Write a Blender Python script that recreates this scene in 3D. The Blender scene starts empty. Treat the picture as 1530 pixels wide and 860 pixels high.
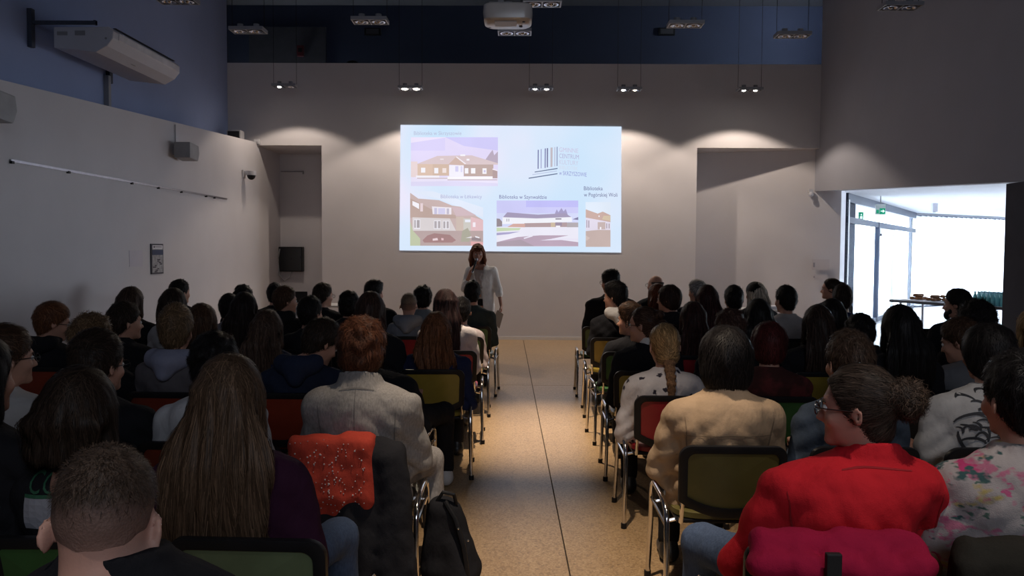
import bpy, bmesh, math, random
import numpy as np
from mathutils import Matrix, Vector, Euler
from mathutils.bvhtree import BVHTree

random.seed(7)
C = bpy.context.scene.collection
R = math.radians

# ---------------------------------------------------------------- camera, world, light, exposure
FPX, CAMZ = 1200.0, 1.58
CAMROT = (Matrix.Rotation(R(0.573), 3, 'Z') @ Matrix.Rotation(R(90 - 2.624), 3, 'X') @ Matrix.Rotation(R(0.3), 3, 'Z'))
cd = bpy.data.cameras.new('camera')
cd.sensor_width = 36.0
cd.lens = FPX / 1530 * 36.0
cd.clip_start = 0.05
cam = bpy.data.objects.new('camera', cd)
cam.matrix_world = Matrix.Translation((0, 0, CAMZ)) @ CAMROT.to_4x4()
C.objects.link(cam)
bpy.context.scene.camera = cam

W = bpy.data.worlds.new('world')
bpy.context.scene.world = W
W.use_nodes = True
W.node_tree.nodes['Background'].inputs[0].default_value = (0.80, 0.90, 1.0, 1)
W.node_tree.nodes['Background'].inputs[1].default_value = 12.0

vs = bpy.context.scene.view_settings
vs.view_transform = 'Standard'
vs.look = 'None'
vs.exposure = 0.0
vs.gamma = 1.0
vs.use_curve_mapping = False


def light(name, kind, loc, target, energy, color, **kw):
    l = bpy.data.lights.new(name, kind)
    l.energy = energy
    l.color = color
    for k, v in kw.items():
        setattr(l, k, v)
    o = bpy.data.objects.new(name, l)
    o.location = loc
    d = Vector(target) - Vector(loc)
    o.rotation_euler = d.to_track_quat('-Z', 'Y').to_euler()
    C.objects.link(o)
    return o


# daylight entering the foyer through its glazing
light('foyer_daylight', 'AREA', (15.2, 15.5, 2.0), (5.5, 11.5, 0.9), 520, (0.82, 0.91, 1.0), shape='RECTANGLE', size=7.0, size_y=2.2)
# added cool fill from behind the camera; the rear wall has no windows
light('rear_fill_light', 'AREA', (1.2, -2.9, 3.6), (0.6, 6.0, 3.0), 58, (0.78, 0.86, 1.0), shape='RECTANGLE', size=3.2, size_y=1.6, spread=R(165))

# ---------------------------------------------------------------- pixel helpers (photo frame 1530 x 860)


def ray(px, py):
    return CAMROT @ Vector(((px - 765) / FPX, -(py - 430) / FPX, -1))


def P(px, py, d):
    r = ray(px, py)
    t = d / r.y
    return Vector((r.x * t, d, CAMZ + r.z * t))


def PX(px, py, X):
    r = ray(px, py)
    t = X / r.x
    return Vector((X, r.y * t, CAMZ + r.z * t))


def PZ(px, py, z):
    r = ray(px, py)
    t = (z - CAMZ) / r.z
    return Vector((r.x * t, r.y * t, z))


# ---------------------------------------------------------------- materials
MATS = {}


def nodes_of(name):
    m = bpy.data.materials.new(name)
    m.use_nodes = True
    nt = m.node_tree
    return m, nt, nt.nodes['Principled BSDF']


def coord(nt, scale=(1, 1, 1), kind='Object'):
    tc = nt.nodes.new('ShaderNodeTexCoord')
    mp = nt.nodes.new('ShaderNodeMapping')
    mp.inputs['Scale'].default_value = scale
    nt.links.new(tc.outputs[kind], mp.inputs[0])
    return mp.outputs[0]


def noise(nt, vec, scale, detail=3, rough=0.5):
    n = nt.nodes.new('ShaderNodeTexNoise')
    n.inputs['Scale'].default_value = scale
    n.inputs['Detail'].default_value = detail
    n.inputs['Roughness'].default_value = rough
    nt.links.new(vec, n.inputs['Vector'])
    return n


def ramp(nt, fac, stops):
    r = nt.nodes.new('ShaderNodeValToRGB')
    el = r.color_ramp.elements
    while len(el) < len(stops):
        el.new(0.5)
    for e, (p, c) in zip(el, stops):
        e.position = p
        e.color = (*c, 1) if len(c) == 3 else c
    nt.links.new(fac, r.inputs[0])
    return r.outputs[0]


def mixc(nt, fac, a, b, mode='MIX'):
    m = nt.nodes.new('ShaderNodeMix')
    m.data_type = 'RGBA'
    m.blend_type = mode
    for sock, v in ((m.inputs[0], fac), (m.inputs[6], a), (m.inputs[7], b)):
        if isinstance(v, (int, float)):
            sock.default_value = v
        elif isinstance(v, tuple):
            sock.default_value = (*v, 1)
        else:
            nt.links.new(v, sock)
    return m.outputs[2]


def bump(nt, b, height, strength, dist=0.01):
    n = nt.nodes.new('ShaderNodeBump')
    n.inputs['Strength'].default_value = strength
    n.inputs['Distance'].default_value = dist
    nt.links.new(height, n.inputs['Height'])
    nt.links.new(n.outputs[0], b.inputs['Normal'])


def dim(c, k):
    return tuple(min(1, x * k) for x in c)


def plain(name, col, rough=0.6, metal=0.0, emit=None, strength=0.0, var=0.12, scale=6.0, bmp=0.0, bscale=80, spec=0.5):
    """procedural surface: base colour with slight uneven tone and optional fine relief"""
    if name in MATS:
        return MATS[name]
    m, nt, b = nodes_of(name)
    v = coord(nt)
    n = noise(nt, v, scale, 4)
    nt.links.new(ramp(nt, n.outputs[0], [(0.3, dim(col, 1 - var)), (0.7, dim(col, 1 + var))]), b.inputs['Base Color'])
    b.inputs['Roughness'].default_value = rough
    b.inputs['Metallic'].default_value = metal
    b.inputs['Specular IOR Level'].default_value = spec
    if emit:
        b.inputs['Emission Color'].default_value = (*emit, 1)
        b.inputs['Emission Strength'].default_value = strength
    if bmp:
        bump(nt, b, noise(nt, v, bscale, 4).outputs[0], bmp)
    MATS[name] = m
    return m


def cloth(col, pattern=None):
    key = 'cloth_%02d_%02d_%02d_%s' % (*[int(c * 99) for c in col], pattern)
    if key in MATS:
        return MATS[key]
    m, nt, b = nodes_of(key)
    v = coord(nt)
    big = noise(nt, v, 5.0, 3)
    base = ramp(nt, big.outputs[0], [(0.3, dim(col, 0.85)), (0.7, dim(col, 1.12))])
    if pattern == 'birds':
        vo = nt.nodes.new('ShaderNodeTexVoronoi')
        vo.inputs['Scale'].default_value = 15
        wob = noise(nt, v, 60, 2)
        vv = nt.nodes.new('ShaderNodeMix'); vv.data_type = 'VECTOR'; vv.inputs[0].default_value = 0.03
        nt.links.new(v, vv.inputs[4]); nt.links.new(wob.outputs[1], vv.inputs[5])
        nt.links.new(vv.outputs[1], vo.inputs['Vector'])
        k = ramp(nt, vo.outputs['Distance'], [(0.20, (1, 1, 1)), (0.26, (0, 0, 0))])
        base = mixc(nt, k, base, (0.04, 0.035, 0.05))
    elif pattern == 'floral':
        for sc, c1, lo in ((8, (0.46, 0.36, 0.14), 0.57), (10, (0.48, 0.16, 0.24), 0.55), (9, (0.50, 0.05, 0.16), 0.62), (12, (0.05, 0.10, 0.10), 0.59), (17, (0.09, 0.15, 0.12), 0.62), (15, (0.55, 0.12, 0.24), 0.62)):
            nn = noise(nt, coord(nt, (1, 1, 1.3 + sc * 0.03)), sc, 3, 0.6)
            nn.noise_dimensions = '4D'
            nn.inputs['W'].default_value = sc * 1.7
            k = ramp(nt, nn.outputs[0], [(lo, (0, 0, 0)), (lo + 0.05, (1, 1, 1))])
            base = mixc(nt, k, base, c1)
    elif pattern == 'weave':
        w = noise(nt, coord(nt, (1, 1, 0.3)), 160, 2)
        base = mixc(nt, 0.35, base, ramp(nt, w.outputs[0], [(0.35, dim(col, 0.6)), (0.65, dim(col, 1.35))]))
    elif pattern == 'maroonstain':
        nn = noise(nt, v, 7, 3)
        k = ramp(nt, nn.outputs[0], [(0.5, (0, 0, 0)), (0.6, (1, 1, 1))])
        base = mixc(nt, k, base, (0.13, 0.03, 0.03))
    nt.links.new(base, b.inputs['Base Color'])
    b.inputs['Roughness'].default_value = 0.88
    b.inputs['Specular IOR Level'].default_value = 0.10
    fold = noise(nt, coord(nt, (1, 1, 0.6)), 11, 3, 0.5)
    fine = noise(nt, v, 300, 2)
    ad = nt.nodes.new('ShaderNodeMath'); ad.operation = 'MULTIPLY_ADD'
    nt.links.new(fine.outputs[0], ad.inputs[0]); ad.inputs[1].default_value = 0.06
    nt.links.new(fold.outputs[0], ad.inputs[2])
    bump(nt, b, ad.outputs[0], 0.6, 0.03)
    MATS[key] = m
    return m


def hairmat(col, kind=''):
    key = 'hair_%03d_%03d_%03d%s' % (*[int(c * 999) for c in col], kind)
    if key in MATS:
        return MATS[key]
    m, nt, b = nodes_of(key)
    sc = (1, 1, 0.06) if kind == 'long' else (1, 1, 0.5)
    v = coord(nt, sc)
    st = noise(nt, v, 150, 4, 0.6)
    base = ramp(nt, st.outputs[0], [(0.3, dim(col, 0.5)), (0.55, col), (0.75, dim(col, 1.7))])
    nt.links.new(base, b.inputs['Base Color'])
    b.inputs['Roughness'].default_value = 0.55
    b.inputs['Specular IOR Level'].default_value = 0.12
    bump(nt, b, st.outputs[0], 0.6, 0.012)
    MATS[key] = m
    return m


def skinmat(col, kind=''):
    key = 'skin_%02d_%02d%s' % (int(col[0] * 99), int(col[1] * 99), kind)
    if key in MATS:
        return MATS[key]
    m, nt, b = nodes_of(key)
    v = coord(nt)
    n = noise(nt, v, 14, 3)
    nt.links.new(ramp(nt, n.outputs[0], [(0.3, dim(col, 0.9)), (0.7, (min(1, col[0] * 1.1), col[1] * 1.02, col[2]))]), b.inputs['Base Color'])
    b.inputs['Roughness'].default_value = 0.55
    b.inputs['Subsurface Weight'].default_value = 0.06
    b.inputs['Subsurface Radius'].default_value = (0.02, 0.008, 0.004)
    b.inputs['Specular IOR Level'].default_value = 0.35
    bump(nt, b, noise(nt, v, 220, 2).outputs[0], 0.12, 0.003)
    MATS[key] = m
    return m


def glow(name, col, strength=1.0):
    if name in MATS:
        return MATS[name]
    m, nt, b = nodes_of(name)
    nt.nodes.remove(b)
    e = nt.nodes.new('ShaderNodeEmission')
    v = coord(nt)
    n = noise(nt, v, 1.3, 2)
    nt.links.new(ramp(nt, n.outputs[0], [(0.35, dim(col, 0.96)), (0.65, dim(col, 1.03))]), e.inputs[0])
    e.inputs[1].default_value = strength
    nt.links.new(e.outputs[0], nt.nodes['Material Output'].inputs[0])
    MATS[name] = m
    return m


# ---------------------------------------------------------------- mesh builder
class MB:
    def __init__(s):
        s.v, s.f, s.mi = [], [], []

    def add(s, vs_, fs_, mi=0):
        o = len(s.v)
        s.v += [tuple(v) for v in vs_]
        s.f += [tuple(i + o for i in f) for f in fs_]
        s.mi += [mi] * len(fs_)
        return s

    def box(s, lo, hi, mi=0):
        x0, y0, z0 = lo
        x1, y1, z1 = hi
        return s.add([(x0, y0, z0), (x1, y0, z0), (x1, y1, z0), (x0, y1, z0), (x0, y0, z1), (x1, y0, z1), (x1, y1, z1), (x0, y1, z1)],
                     [(0, 3, 2, 1), (4, 5, 6, 7), (0, 1, 5, 4), (1, 2, 6, 5), (2, 3, 7, 6), (3, 0, 4, 7)], mi)

    def prism(s, poly, ax, a, b, mi=0):
        """poly: 2D outline; ax: axis extruded from a to b"""
        n = len(poly)

        def mk(p, t):
            if ax == 0: return (t, p[0], p[1])
            if ax == 1: return (p[0], t, p[1])
            return (p[0], p[1], t)
        vs_ = [mk(p, a) for p in poly] + [mk(p, b) for p in poly]
        fs_ = [tuple(range(n))[::-1], tuple(range(n, 2 * n))] + [(i, (i + 1) % n, n + (i + 1) % n, n + i) for i in range(n)]
        return s.add(vs_, fs_, mi)

    def loft(s, rings, mi=0, cap=True, close=True):
        n = len(rings[0])
        vs_ = [p for r in rings for p in r]
        fs_ = []
        for k in range(len(rings) - 1):
            for i in range(n if close else n - 1):
                j = (i + 1) % n
                fs_.append((k * n + i, k * n + j, (k + 1) * n + j, (k + 1) * n + i))
        if cap:
            fs_.append(tuple(range(n))[::-1])
            fs_.append(tuple((len(rings) - 1) * n + i for i in range(n)))
        return s.add(vs_, fs_, mi)

    def tube(s, path, r, n=8, mi=0, cap=True):
        path = [Vector(p) for p in path]
        rs = r if isinstance(r, (list, tuple)) else [r] * len(path)
        rings, up = [], None
        for i, p in enumerate(path):
            t = (path[min(i + 1, len(path) - 1)] - path[max(i - 1, 0)]).normalized()
            if up is None:
                up = Vector((0, 0, 1)) if abs(t.z) < 0.9 else Vector((1, 0, 0))
            sd = t.cross(up).normalized()
            up = sd.cross(t).normalized()
            rings.append([p + (sd * math.cos(a) + up * math.sin(a)) * rs[i] for a in [2 * math.pi * k / n for k in range(n)]])
        return s.loft(rings, mi, cap)

    def ball(s, c, r, n=12, m=8, mi=0):
        rx, ry, rz = r if isinstance(r, (list, tuple)) else (r, r, r)
        rings = []
        for i in range(m + 1):
            t = -math.pi / 2 + math.pi * i / m
            q = max(math.cos(t), 0.02)
            rings.append([(c[0] + rx * q * math.cos(2 * math.pi * k / n), c[1] + ry * q * math.sin(2 * math.pi * k / n), c[2] + rz * math.sin(t)) for k in range(n)])
        return s.loft(rings, mi)

    def disc(s, c, r, ax, h, n=20, mi=0):
        """short cylinder along axis ax starting at c"""
        poly = [(r * math.cos(2 * math.pi * k / n), r * math.sin(2 * math.pi * k / n)) for k in range(n)]
        o = [c[i] for i in range(3) if i != ax]
        return s.prism([(p[0] + o[0], p[1] + o[1]) for p in poly], ax, c[ax], c[ax] + h, mi)

    def xf(s, M):
        s.v = [tuple(M @ Vector(v)) for v in s.v]
        return s

    def build(s, name, mats, parent=None, smooth=False, bevel=0.0, at=None):
        me = bpy.data.meshes.new(name)
        me.from_pydata(s.v, [], s.f)
        mats = mats if isinstance(mats, (list, tuple)) else [mats]
        for m in mats:
            me.materials.append(m)
        me.polygons.foreach_set('material_index', s.mi)
        bm = bmesh.new()
        bm.from_mesh(me)
        bmesh.ops.recalc_face_normals(bm, faces=bm.faces)
        if bevel:
            es = [e for e in bm.edges if len(e.link_faces) == 2 and e.calc_face_angle(0) > 0.6]
            bmesh.ops.bevel(bm, geom=es, offset=bevel, segments=2, affect='EDGES', profile=0.6)
        bm.to_mesh(me)
        bm.free()
        if smooth:
            me.shade_smooth()
            me.set_sharp_from_angle(angle=R(40))
        o = bpy.data.objects.new(name, me)
        C.objects.link(o)
        if parent:
            o.parent = parent
        if at:
            o.location = at
        return o


def tag(o, label, cat, group=None):
    o['label'] = label
    o['category'] = cat
    if group:
        o['group'] = group
    return o


def struct(o, label=None):
    o['kind'] = 'structure'
    if label:
        o['label'] = label
    return o


def thing(name, label, cat, loc=(0, 0, 0), rz=0.0, group=None):
    o = bpy.data.objects.new(name, None)
    o.empty_display_size = 0.1
    C.objects.link(o)
    o.location = loc
    o.rotation_euler = (0, 0, rz)
    return tag(o, label, cat, group)


def dup(root, loc, rz=0.0, label=None, group=None):
    r = root.copy()
    C.objects.link(r)
    r.location = loc
    r.rotation_euler = (0, 0, rz)
    if label: r['label'] = label
    if group: r['group'] = group
    for ch in list(root.children):
        c = ch.copy()
        C.objects.link(c)
        c.parent = r
        for g in ch.children:
            d = g.copy()
            C.objects.link(d)
            d.parent = c
    return r


def text_mesh(s, size, align='LEFT', spacing=1.0, shear=0.0):
    """flat lettering as vertices/faces in its own x,y plane"""
    cu = bpy.data.curves.new('lettering', 'FONT')
    cu.body = s
    cu.size = size
    cu.align_x = align
    cu.space_character = spacing
    cu.shear = shear
    cu.resolution_u = 3
    o = bpy.data.objects.new('lettering', cu)
    C.objects.link(o)
    dg = bpy.context.evaluated_depsgraph_get()
    me = bpy.data.meshes.new_from_object(o.evaluated_get(dg))
    vv = [tuple(v.co) for v in me.vertices]
    ff = [tuple(p.vertices) for p in me.polygons]
    bpy.data.objects.remove(o)
    bpy.data.curves.remove(cu)
    bpy.data.meshes.remove(me)
    return vv, ff

# ---------------------------------------------------------------- structure
WD = 14.3
wall_white = plain('wall_white_paint', (0.63, 0.61, 0.635), 0.85, var=0.03, scale=1.5, bmp=0.05, bscale=60)
wall_grey = plain('wall_grey_paint', (0.40, 0.41, 0.47), 0.85, var=0.03, scale=1.5, bmp=0.05, bscale=60)
wall_blue = plain('wall_blue_paint', (0.31, 0.38, 0.60), 0.85, var=0.04, scale=1.2, bmp=0.05, bscale=60)
navy = plain('dark_navy_paint', (0.035, 0.045, 0.085), 0.85, var=0.08, scale=1.0)
ceil_m = plain('ceiling_grey_paint', (0.10, 0.10, 0.115), 0.9, var=0.05, scale=0.7)
skirt = plain('skirting_white', (0.72, 0.69, 0.66), 0.5, var=0.03)
foyer_white = plain('foyer_white_paint', (0.78, 0.79, 0.84), 0.8, var=0.02)
frame_grey = plain('aluminium_frame', (0.06, 0.075, 0.115), 0.5, 0.0, var=0.05)
frame_white = plain('white_frame', (0.8, 0.82, 0.86), 0.45, var=0.03)
black_pl = plain('black_plastic', (0.010, 0.010, 0.012), 0.45, var=0.2, spec=0.25)
white_pl = plain('white_plastic', (0.62, 0.62, 0.66), 0.4, var=0.04)
grey_pl = plain('grey_plastic', (0.30, 0.30, 0.32), 0.5, var=0.06)
chrome = plain('chrome', (0.72, 0.70, 0.68), 0.12, 1.0, var=0.04)
steel = plain('brushed_steel', (0.35, 0.35, 0.38), 0.35, 1.0, var=0.1, scale=40)
paper = plain('white_paper', (0.72, 0.71, 0.76), 0.8, var=0.03)

TOPZ = P(784, 95, WD).z
XL = P(340, 150, WD).x
XR = P(1225, 200, WD).x
NXL, NXR = P(481, 330, WD).x, P(1040, 330, WD).x
NZL, NZR = P(433, 217, WD).z, P(1130, 221, WD).z
XP = P(385, 213, WD).x                      # inner face of the low white wall
CZ = 6.66

# terrazzo
fm, nt, b = nodes_of('terrazzo')
v = coord(nt)
vo = nt.nodes.new('ShaderNodeTexVoronoi'); vo.inputs['Scale'].default_value = 120
nt.links.new(v, vo.inputs['Vector'])
vo2 = nt.nodes.new('ShaderNodeTexVoronoi'); vo2.inputs['Scale'].default_value = 85
nt.links.new(v, vo2.inputs['Vector'])
chip = ramp(nt, vo.outputs['Color'], [(0.22, (0.20, 0.115, 0.052)), (0.36, (0.41, 0.26, 0.135)), (0.62, (0.46, 0.30, 0.155)), (0.82, (0.63, 0.45, 0.26))])
big = noise(nt, v, 1.1, 4)
col = mixc(nt, 0.55, chip, ramp(nt, big.outputs[0], [(0.3, (0.34, 0.22, 0.115)), (0.7, (0.47, 0.315, 0.17))]))
dk = ramp(nt, vo2.outputs['Color'], [(0.14, (0.7, 0.7, 0.7)), (0.20, (0, 0, 0))])
col = mixc(nt, dk, col, (0.23, 0.15, 0.085))
nt.links.new(col, b.inputs['Base Color'])
b.inputs['Roughness'].default_value = 0.36
bump(nt, b, vo.outputs['Distance'], 0.04, 0.004)

floor = struct(MB().box((-7, -3.4, -0.12), (6.2, 17, -0.012)).build('floor', plain('joint_filler', (0.05, 0.035, 0.025), 0.9)))
ja, jb = PZ(782, 508, 0), PZ(852, 860, 0)


def jx(y):
    return ja.x + (jb.x - ja.x) * (y - ja.y) / (jb.y - ja.y)


ys = [-3.4, 9.43, 17]
g = 0.004
for i in range(2):
    y0, y1 = ys[i] + 0.004, ys[i + 1] - 0.004
    for x0, x1 in ((-7, -3.6), (-3.6, None), (None, 3.9), (3.9, 6.0)):
        a0 = x0 + 0.0012 if x0 is not None else jx(y0) + g
        a1 = x0 + 0.0012 if x0 is not None else jx(y1) + g
        b0 = x1 - 0.0012 if x1 is not None else jx(y0) - g
        b1 = x1 - 0.0012 if x1 is not None else jx(y1) - g
        MB().prism([(a0, y0), (b0, y0), (b1, y1), (a1, y1)], 2, -0.012, 0).build('floor_slab', fm, floor)
ffl = struct(MB().box((6.0, 6.8, -0.1), (18, 28, 0)).build('floor_foyer', plain('foyer_floor', (0.55, 0.53, 0.52), 0.3, var=0.05)))
struct(MB().box((-7, -3.4, CZ), (7, 17.2, CZ + 0.2)).build('ceiling', ceil_m))

wb = MB()
wb.box((NXL, WD, 0), (NXR, WD + 1.9, TOPZ))                       # centre panel
wb.box((XL - 1.2, WD, NZL), (NXL, WD + 1.9, TOPZ))                # header over the niche beside the low wall
wb.box((NXR, WD, NZR), (XR + 1.2, WD + 1.9, TOPZ))                # header over the other niche
wb.box((XP - 1.5, 15.6, 0), (NXL, 16.2, NZL))
wb.prism([(NXR - 0.1, 15.18), (5.69, 14.36), (5.69, 14.7), (NXR - 0.1, 15.6)], 2, 0, NZR)
struct(wb.build('wall_back', wall_white))
struct(MB().box((-7, 16.9, 0), (7, 17.2, CZ)).build('wall_back_upper', navy))
struct(MB().box((-7, WD, TOPZ - 1), (-6.6, 17, CZ)).box((6.6, WD, TOPZ - 1), (7, 17, CZ)).build('wall_recess_side', navy))
struct(MB().box((-7, -3.4, 0), (XL, WD, CZ)).build('wall_left_upper', wall_blue))
z0, z1 = 2.67, P(385, 213, WD).z
sl = (z1 - 3.09) / (WD - 7.21)
struct(MB().prism([(-3.3, 0), (15.6, 0), (15.6, NZL), (WD, NZL), (WD, z1), (-3.3, z1 - sl * (WD + 3.3))], 0, XL - 0.05, XP).build('wall_left', wall_white))
bz0, bz1 = PX(1503, 272, XR).z, PX(1258, 283.5, XR).z
by0, by1 = PX(1503, 300, XR).y, 15.1
bs = (bz1 - bz0) / (PX(1258, 283.5, XR).y - by0)
wr = MB().prism([(-3.3, 0), (by0 - 0.75, 0), (by0 - 0.75, bz0 - 0.75 * bs), (by1, bz1 + bs * (by1 - PX(1258, 283.5, XR).y)), (by1, NZR - 0.001),
                 (WD, NZR - 0.001), (WD, CZ), (-3.3, CZ)], 0, XR, XR + 0.3)
struct(wr.build('wall_right', wall_grey))
struct(MB().box((XR - 0.002, by0 - 0.75, 0), (XR + 0.42, by0, bz0 - 0.02)).build('pillar_dark', plain('pillar_paint', (0.045, 0.05, 0.075), 0.7, var=0.1)))
struct(MB().box((-7, -3.4, 0), (7, -3.3, CZ)).build('wall_rear', wall_grey))
struct(MB().box((NXL, WD - 0.015, 0.0), (NXR, WD, 0.055)).build('baseboard_back', skirt))

# foyer shell
A0, A1, B1 = Vector((6.35, 15.8, 0)), Vector((11.4, 23.4, 0)), Vector((16.4, 26.4, 0))
struct(MB().box((XR + 0.3, 6.8, 2.75), (18, 28, 2.95)).build('ceiling_foyer', foyer_white))
struct(MB().box((XR + 0.3, 6.6, 0), (17, 6.8, 2.95)).box((16.4, 6.8, 0), (16.6, 28, 2.75)).build('wall_foyer', foyer_white))
struct(MB().prism([(5.69, 14.36), (6.35, 15.8), (6.2, 15.9), (5.6, 14.75)], 2, 0, 2.75).build('wall_jamb', foyer_white))

gm, nt, b = nodes_of('clear_glass')
nt.nodes.remove(b)
tr = nt.nodes.new('ShaderNodeBsdfTransparent'); tr.inputs[0].default_value = (0.93, 0.96, 0.98, 1)
gl = nt.nodes.new('ShaderNodeBsdfGlossy'); gl.inputs['Roughness'].default_value = 0.03
mx = nt.nodes.new('ShaderNodeMixShader')
mx.inputs[0].default_value = 0.05
nt.links.new(tr.outputs[0], mx.inputs[1]); nt.links.new(gl.outputs[0], mx.inputs[2])
nt.links.new(mx.outputs[0], nt.nodes['Material Output'].inputs[0])
glass = gm


def wallrun(p0, p1):
    d = (p1 - p0)
    L = d.length
    M = Matrix.Translation(p0) @ Matrix.Rotation(math.atan2(d.y, d.x), 4, 'Z')
    return L, M


LA, MA = wallrun(A0, A1)
r = ray(1310, 400)
k = r.x / r.y                                           # x = k*y on the line through the post
t_post = (k * A0.y - A0.x) / ((A1.x - A0.x) - k * (A1.y - A0.y)) * LA
win = MB().box((0, -0.04, 2.58), (LA, 0.04, 2.75)).box((0, -0.04, 2.17), (LA, 0.04, 2.29)).box((0, -0.04, 0), (LA, 0.04, 0.1)).box((0, -0.05, 0), (0.05, 0.05, 2.75))
w1 = struct(win.xf(MA).build('window_1', frame_grey))
MB().box((t_post - 0.08, -0.05, 0), (t_post + 0.03, 0.05, 2.29)).xf(MA).build('mullion', frame_grey, w1)
MB().box((0, -0.06, 0), (0.09, -0.02, 2.62)).xf(MA).build('jamb_trim', frame_white, w1)
for a, b_, c, d in ((0.06, t_post - 0.08, 0.1, 2.17), (0.06, LA * 0.45, 2.29, 2.58), (LA * 0.45, LA, 2.29, 2.58)):
    MB().box((a, -0.006, c), (b_, 0.006, d)).xf(MA).build('pane', glass, w1)
dl = LA - t_post - 0.06
dr = struct(MB().box((t_post + 0.04, -0.03, 0.02), (t_post + 0.16, 0.03, 2.16)).box((t_post + 0.04, -0.03, 2.04), (t_post + 2.2, 0.03, 2.16))
            .box((t_post + 2.1, -0.03, 0.02), (t_post + 2.2, 0.03, 2.16)).box((t_post + 0.04, -0.03, 0.02), (t_post + 2.2, 0.03, 0.16)).xf(MA).build('door_1', frame_white))
MB().box((t_post + 0.16, -0.006, 0.16), (t_post + 2.1, 0.006, 2.04)).xf(MA).build('pane', glass, dr)
MB().tube([(t_post + 0.24, -0.09, 0.9), (t_post + 0.24, -0.09, 1.2)], 0.014).tube([(t_post + 0.1, -0.03, 2.0), (t_post + 0.1, -0.08, 2.0)], 0.03).xf(MA).build('door_handle', steel, dr)
MB().box((t_post + 2.2, -0.006, 0.1), (LA, 0.006, 2.17)).xf(MA).build('pane', glass, w1)

LB, MBx = wallrun(A1, B1)
w2 = struct(MB().box((0, 0.1, 0), (LB, 0.18, 0.1)).box((0, 0.1, 2.62), (LB, 0.18, 2.75)).box((0, 0.1, 0), (0.07, 0.18, 2.7)).box((LB - 0.07, 0.1, 0), (LB, 0.18, 2.7)).xf(MBx).build('window_2', frame_grey))
for i in range(4):
    MB().box((LB * i / 4 + 0.07, 0.13, 0.1), (LB * (i + 1) / 4, 0.14, 2.62)).xf(MBx).build('pane', glass, w2)
cm, nt, b = nodes_of('sheer_curtain')
nt.nodes.remove(b)
d1 = nt.nodes.new('ShaderNodeBsdfDiffuse'); d1.inputs[0].default_value = (0.9, 0.92, 0.95, 1)
t1 = nt.nodes.new('ShaderNodeBsdfTranslucent'); t1.inputs[0].default_value = (0.9, 0.92, 0.96, 1)
t2 = nt.nodes.new('ShaderNodeBsdfTransparent')
m1 = nt.nodes.new('ShaderNodeMixShader'); m1.inputs[0].default_value = 0.6
m2 = nt.nodes.new('ShaderNodeMixShader'); m2.inputs[0].default_value = 0.35
nt.links.new(d1.outputs[0], m1.inputs[1]); nt.links.new(t1.outputs[0], m1.inputs[2])
nt.links.new(m1.outputs[0], m2.inputs[1]); nt.links.new(t2.outputs[0], m2.inputs[2])
nt.links.new(m2.outputs[0], nt.nodes['Material Output'].inputs[0])
cur = MB()
rows = []
N = 160
for zz in (0.05, 1.3, 2.66):
    row = []
    for i in range(N):
        x = LB * i / (N - 1)
        row.append((x, -0.05 + 0.035 * math.sin(i * 0.9) + 0.012 * math.sin(i * 0.37), zz + (0.015 * math.sin(i * 0.9) if zz > 2 else 0)))
    rows.append(row)
cur.loft(rows, 0, False, False)
ctn = thing('curtain', 'sheer white gathered curtain along the bright foyer window', 'curtain', A1)
o = cur.xf(Matrix.Rotation(math.atan2((B1 - A1).y, (B1 - A1).x), 4, 'Z')).build('drape', cm, ctn, True)
MB().box((0, -0.07, 2.69), (LB, -0.02, 2.73)).xf(Matrix.Rotation(math.atan2((B1 - A1).y, (B1 - A1).x), 4, 'Z')).build('curtain_rail', grey_pl, ctn)

# ---------------------------------------------------------------- wall fittings
# picture rail on the low white wall
r0, r1 = PX(14, 239.5, XP), PX(338, 297, XP)
rail = thing('picture_rail', 'long thin metal hanging rail along the low white wall', 'rail', (XP, r0.y, r0.z))
LR = r1.y - r0.y
MB().box((0, 0, -0.012), (0.018, LR, 0.012)).build('rail_strip', steel, rail)
for t in (0.0, 0.17, 0.42, 0.55, 0.68, 0.84, 0.9):
    MB().box((0, LR * t, -0.028), (0.026, LR * t + 0.035, -0.004)).build('rail_hook', black_pl, rail)
n0 = P(420, 256, 15.58)
tag(MB().box((0, -0.02, -0.01), (0.44, 0.0, 0.01)).box((0.42, -0.03, -0.05), (0.44, 0, 0.01)).build('niche_rail', grey_pl, at=n0),
    'short thin rail high on the back of the niche', 'rail')


def wall_speaker(px, py, label, s=1.0):
    p = PX(px, py, XP)
    t = thing('wall_speaker', label, 'speaker', (XP, p.y, p.z), group='loudspeakers on the low white wall')
    MB().box((0, -0.05 * s, -0.05 * s), (0.05, 0.05 * s, 0.05 * s)).build('bracket', grey_pl, t)
    MB().prism([(-0.15 * s, -0.10 * s), (0.12 * s, -0.12 * s), (0.17 * s, -0.02 * s), (0.15 * s, 0.09 * s), (-0.15 * s, 0.11 * s)], 0, 0.05, 0.27 * s).build('cabinet', plain('speaker_case', (0.33, 0.33, 0.34), 0.5), t, bevel=0.015)
    MB().prism([(0.125 * s, -0.11 * s), (0.178 * s, -0.02 * s), (0.158 * s, 0.08 * s)], 0, 0.065, 0.255 * s).build('grille', grey_pl, t)
    MB().tube([(0.012, 0.0, 0.05), (0.012, 0.0, 0.36)], 0.006, 6).build('cable', grey_pl, t)


wall_speaker(261, 226, 'pale wedge loudspeaker under the air conditioner end on low white wall')
wall_speaker(-50, 156, 'pale wedge loudspeaker cut by the frame edge, nearest on the low white wall', 1.15)

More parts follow.
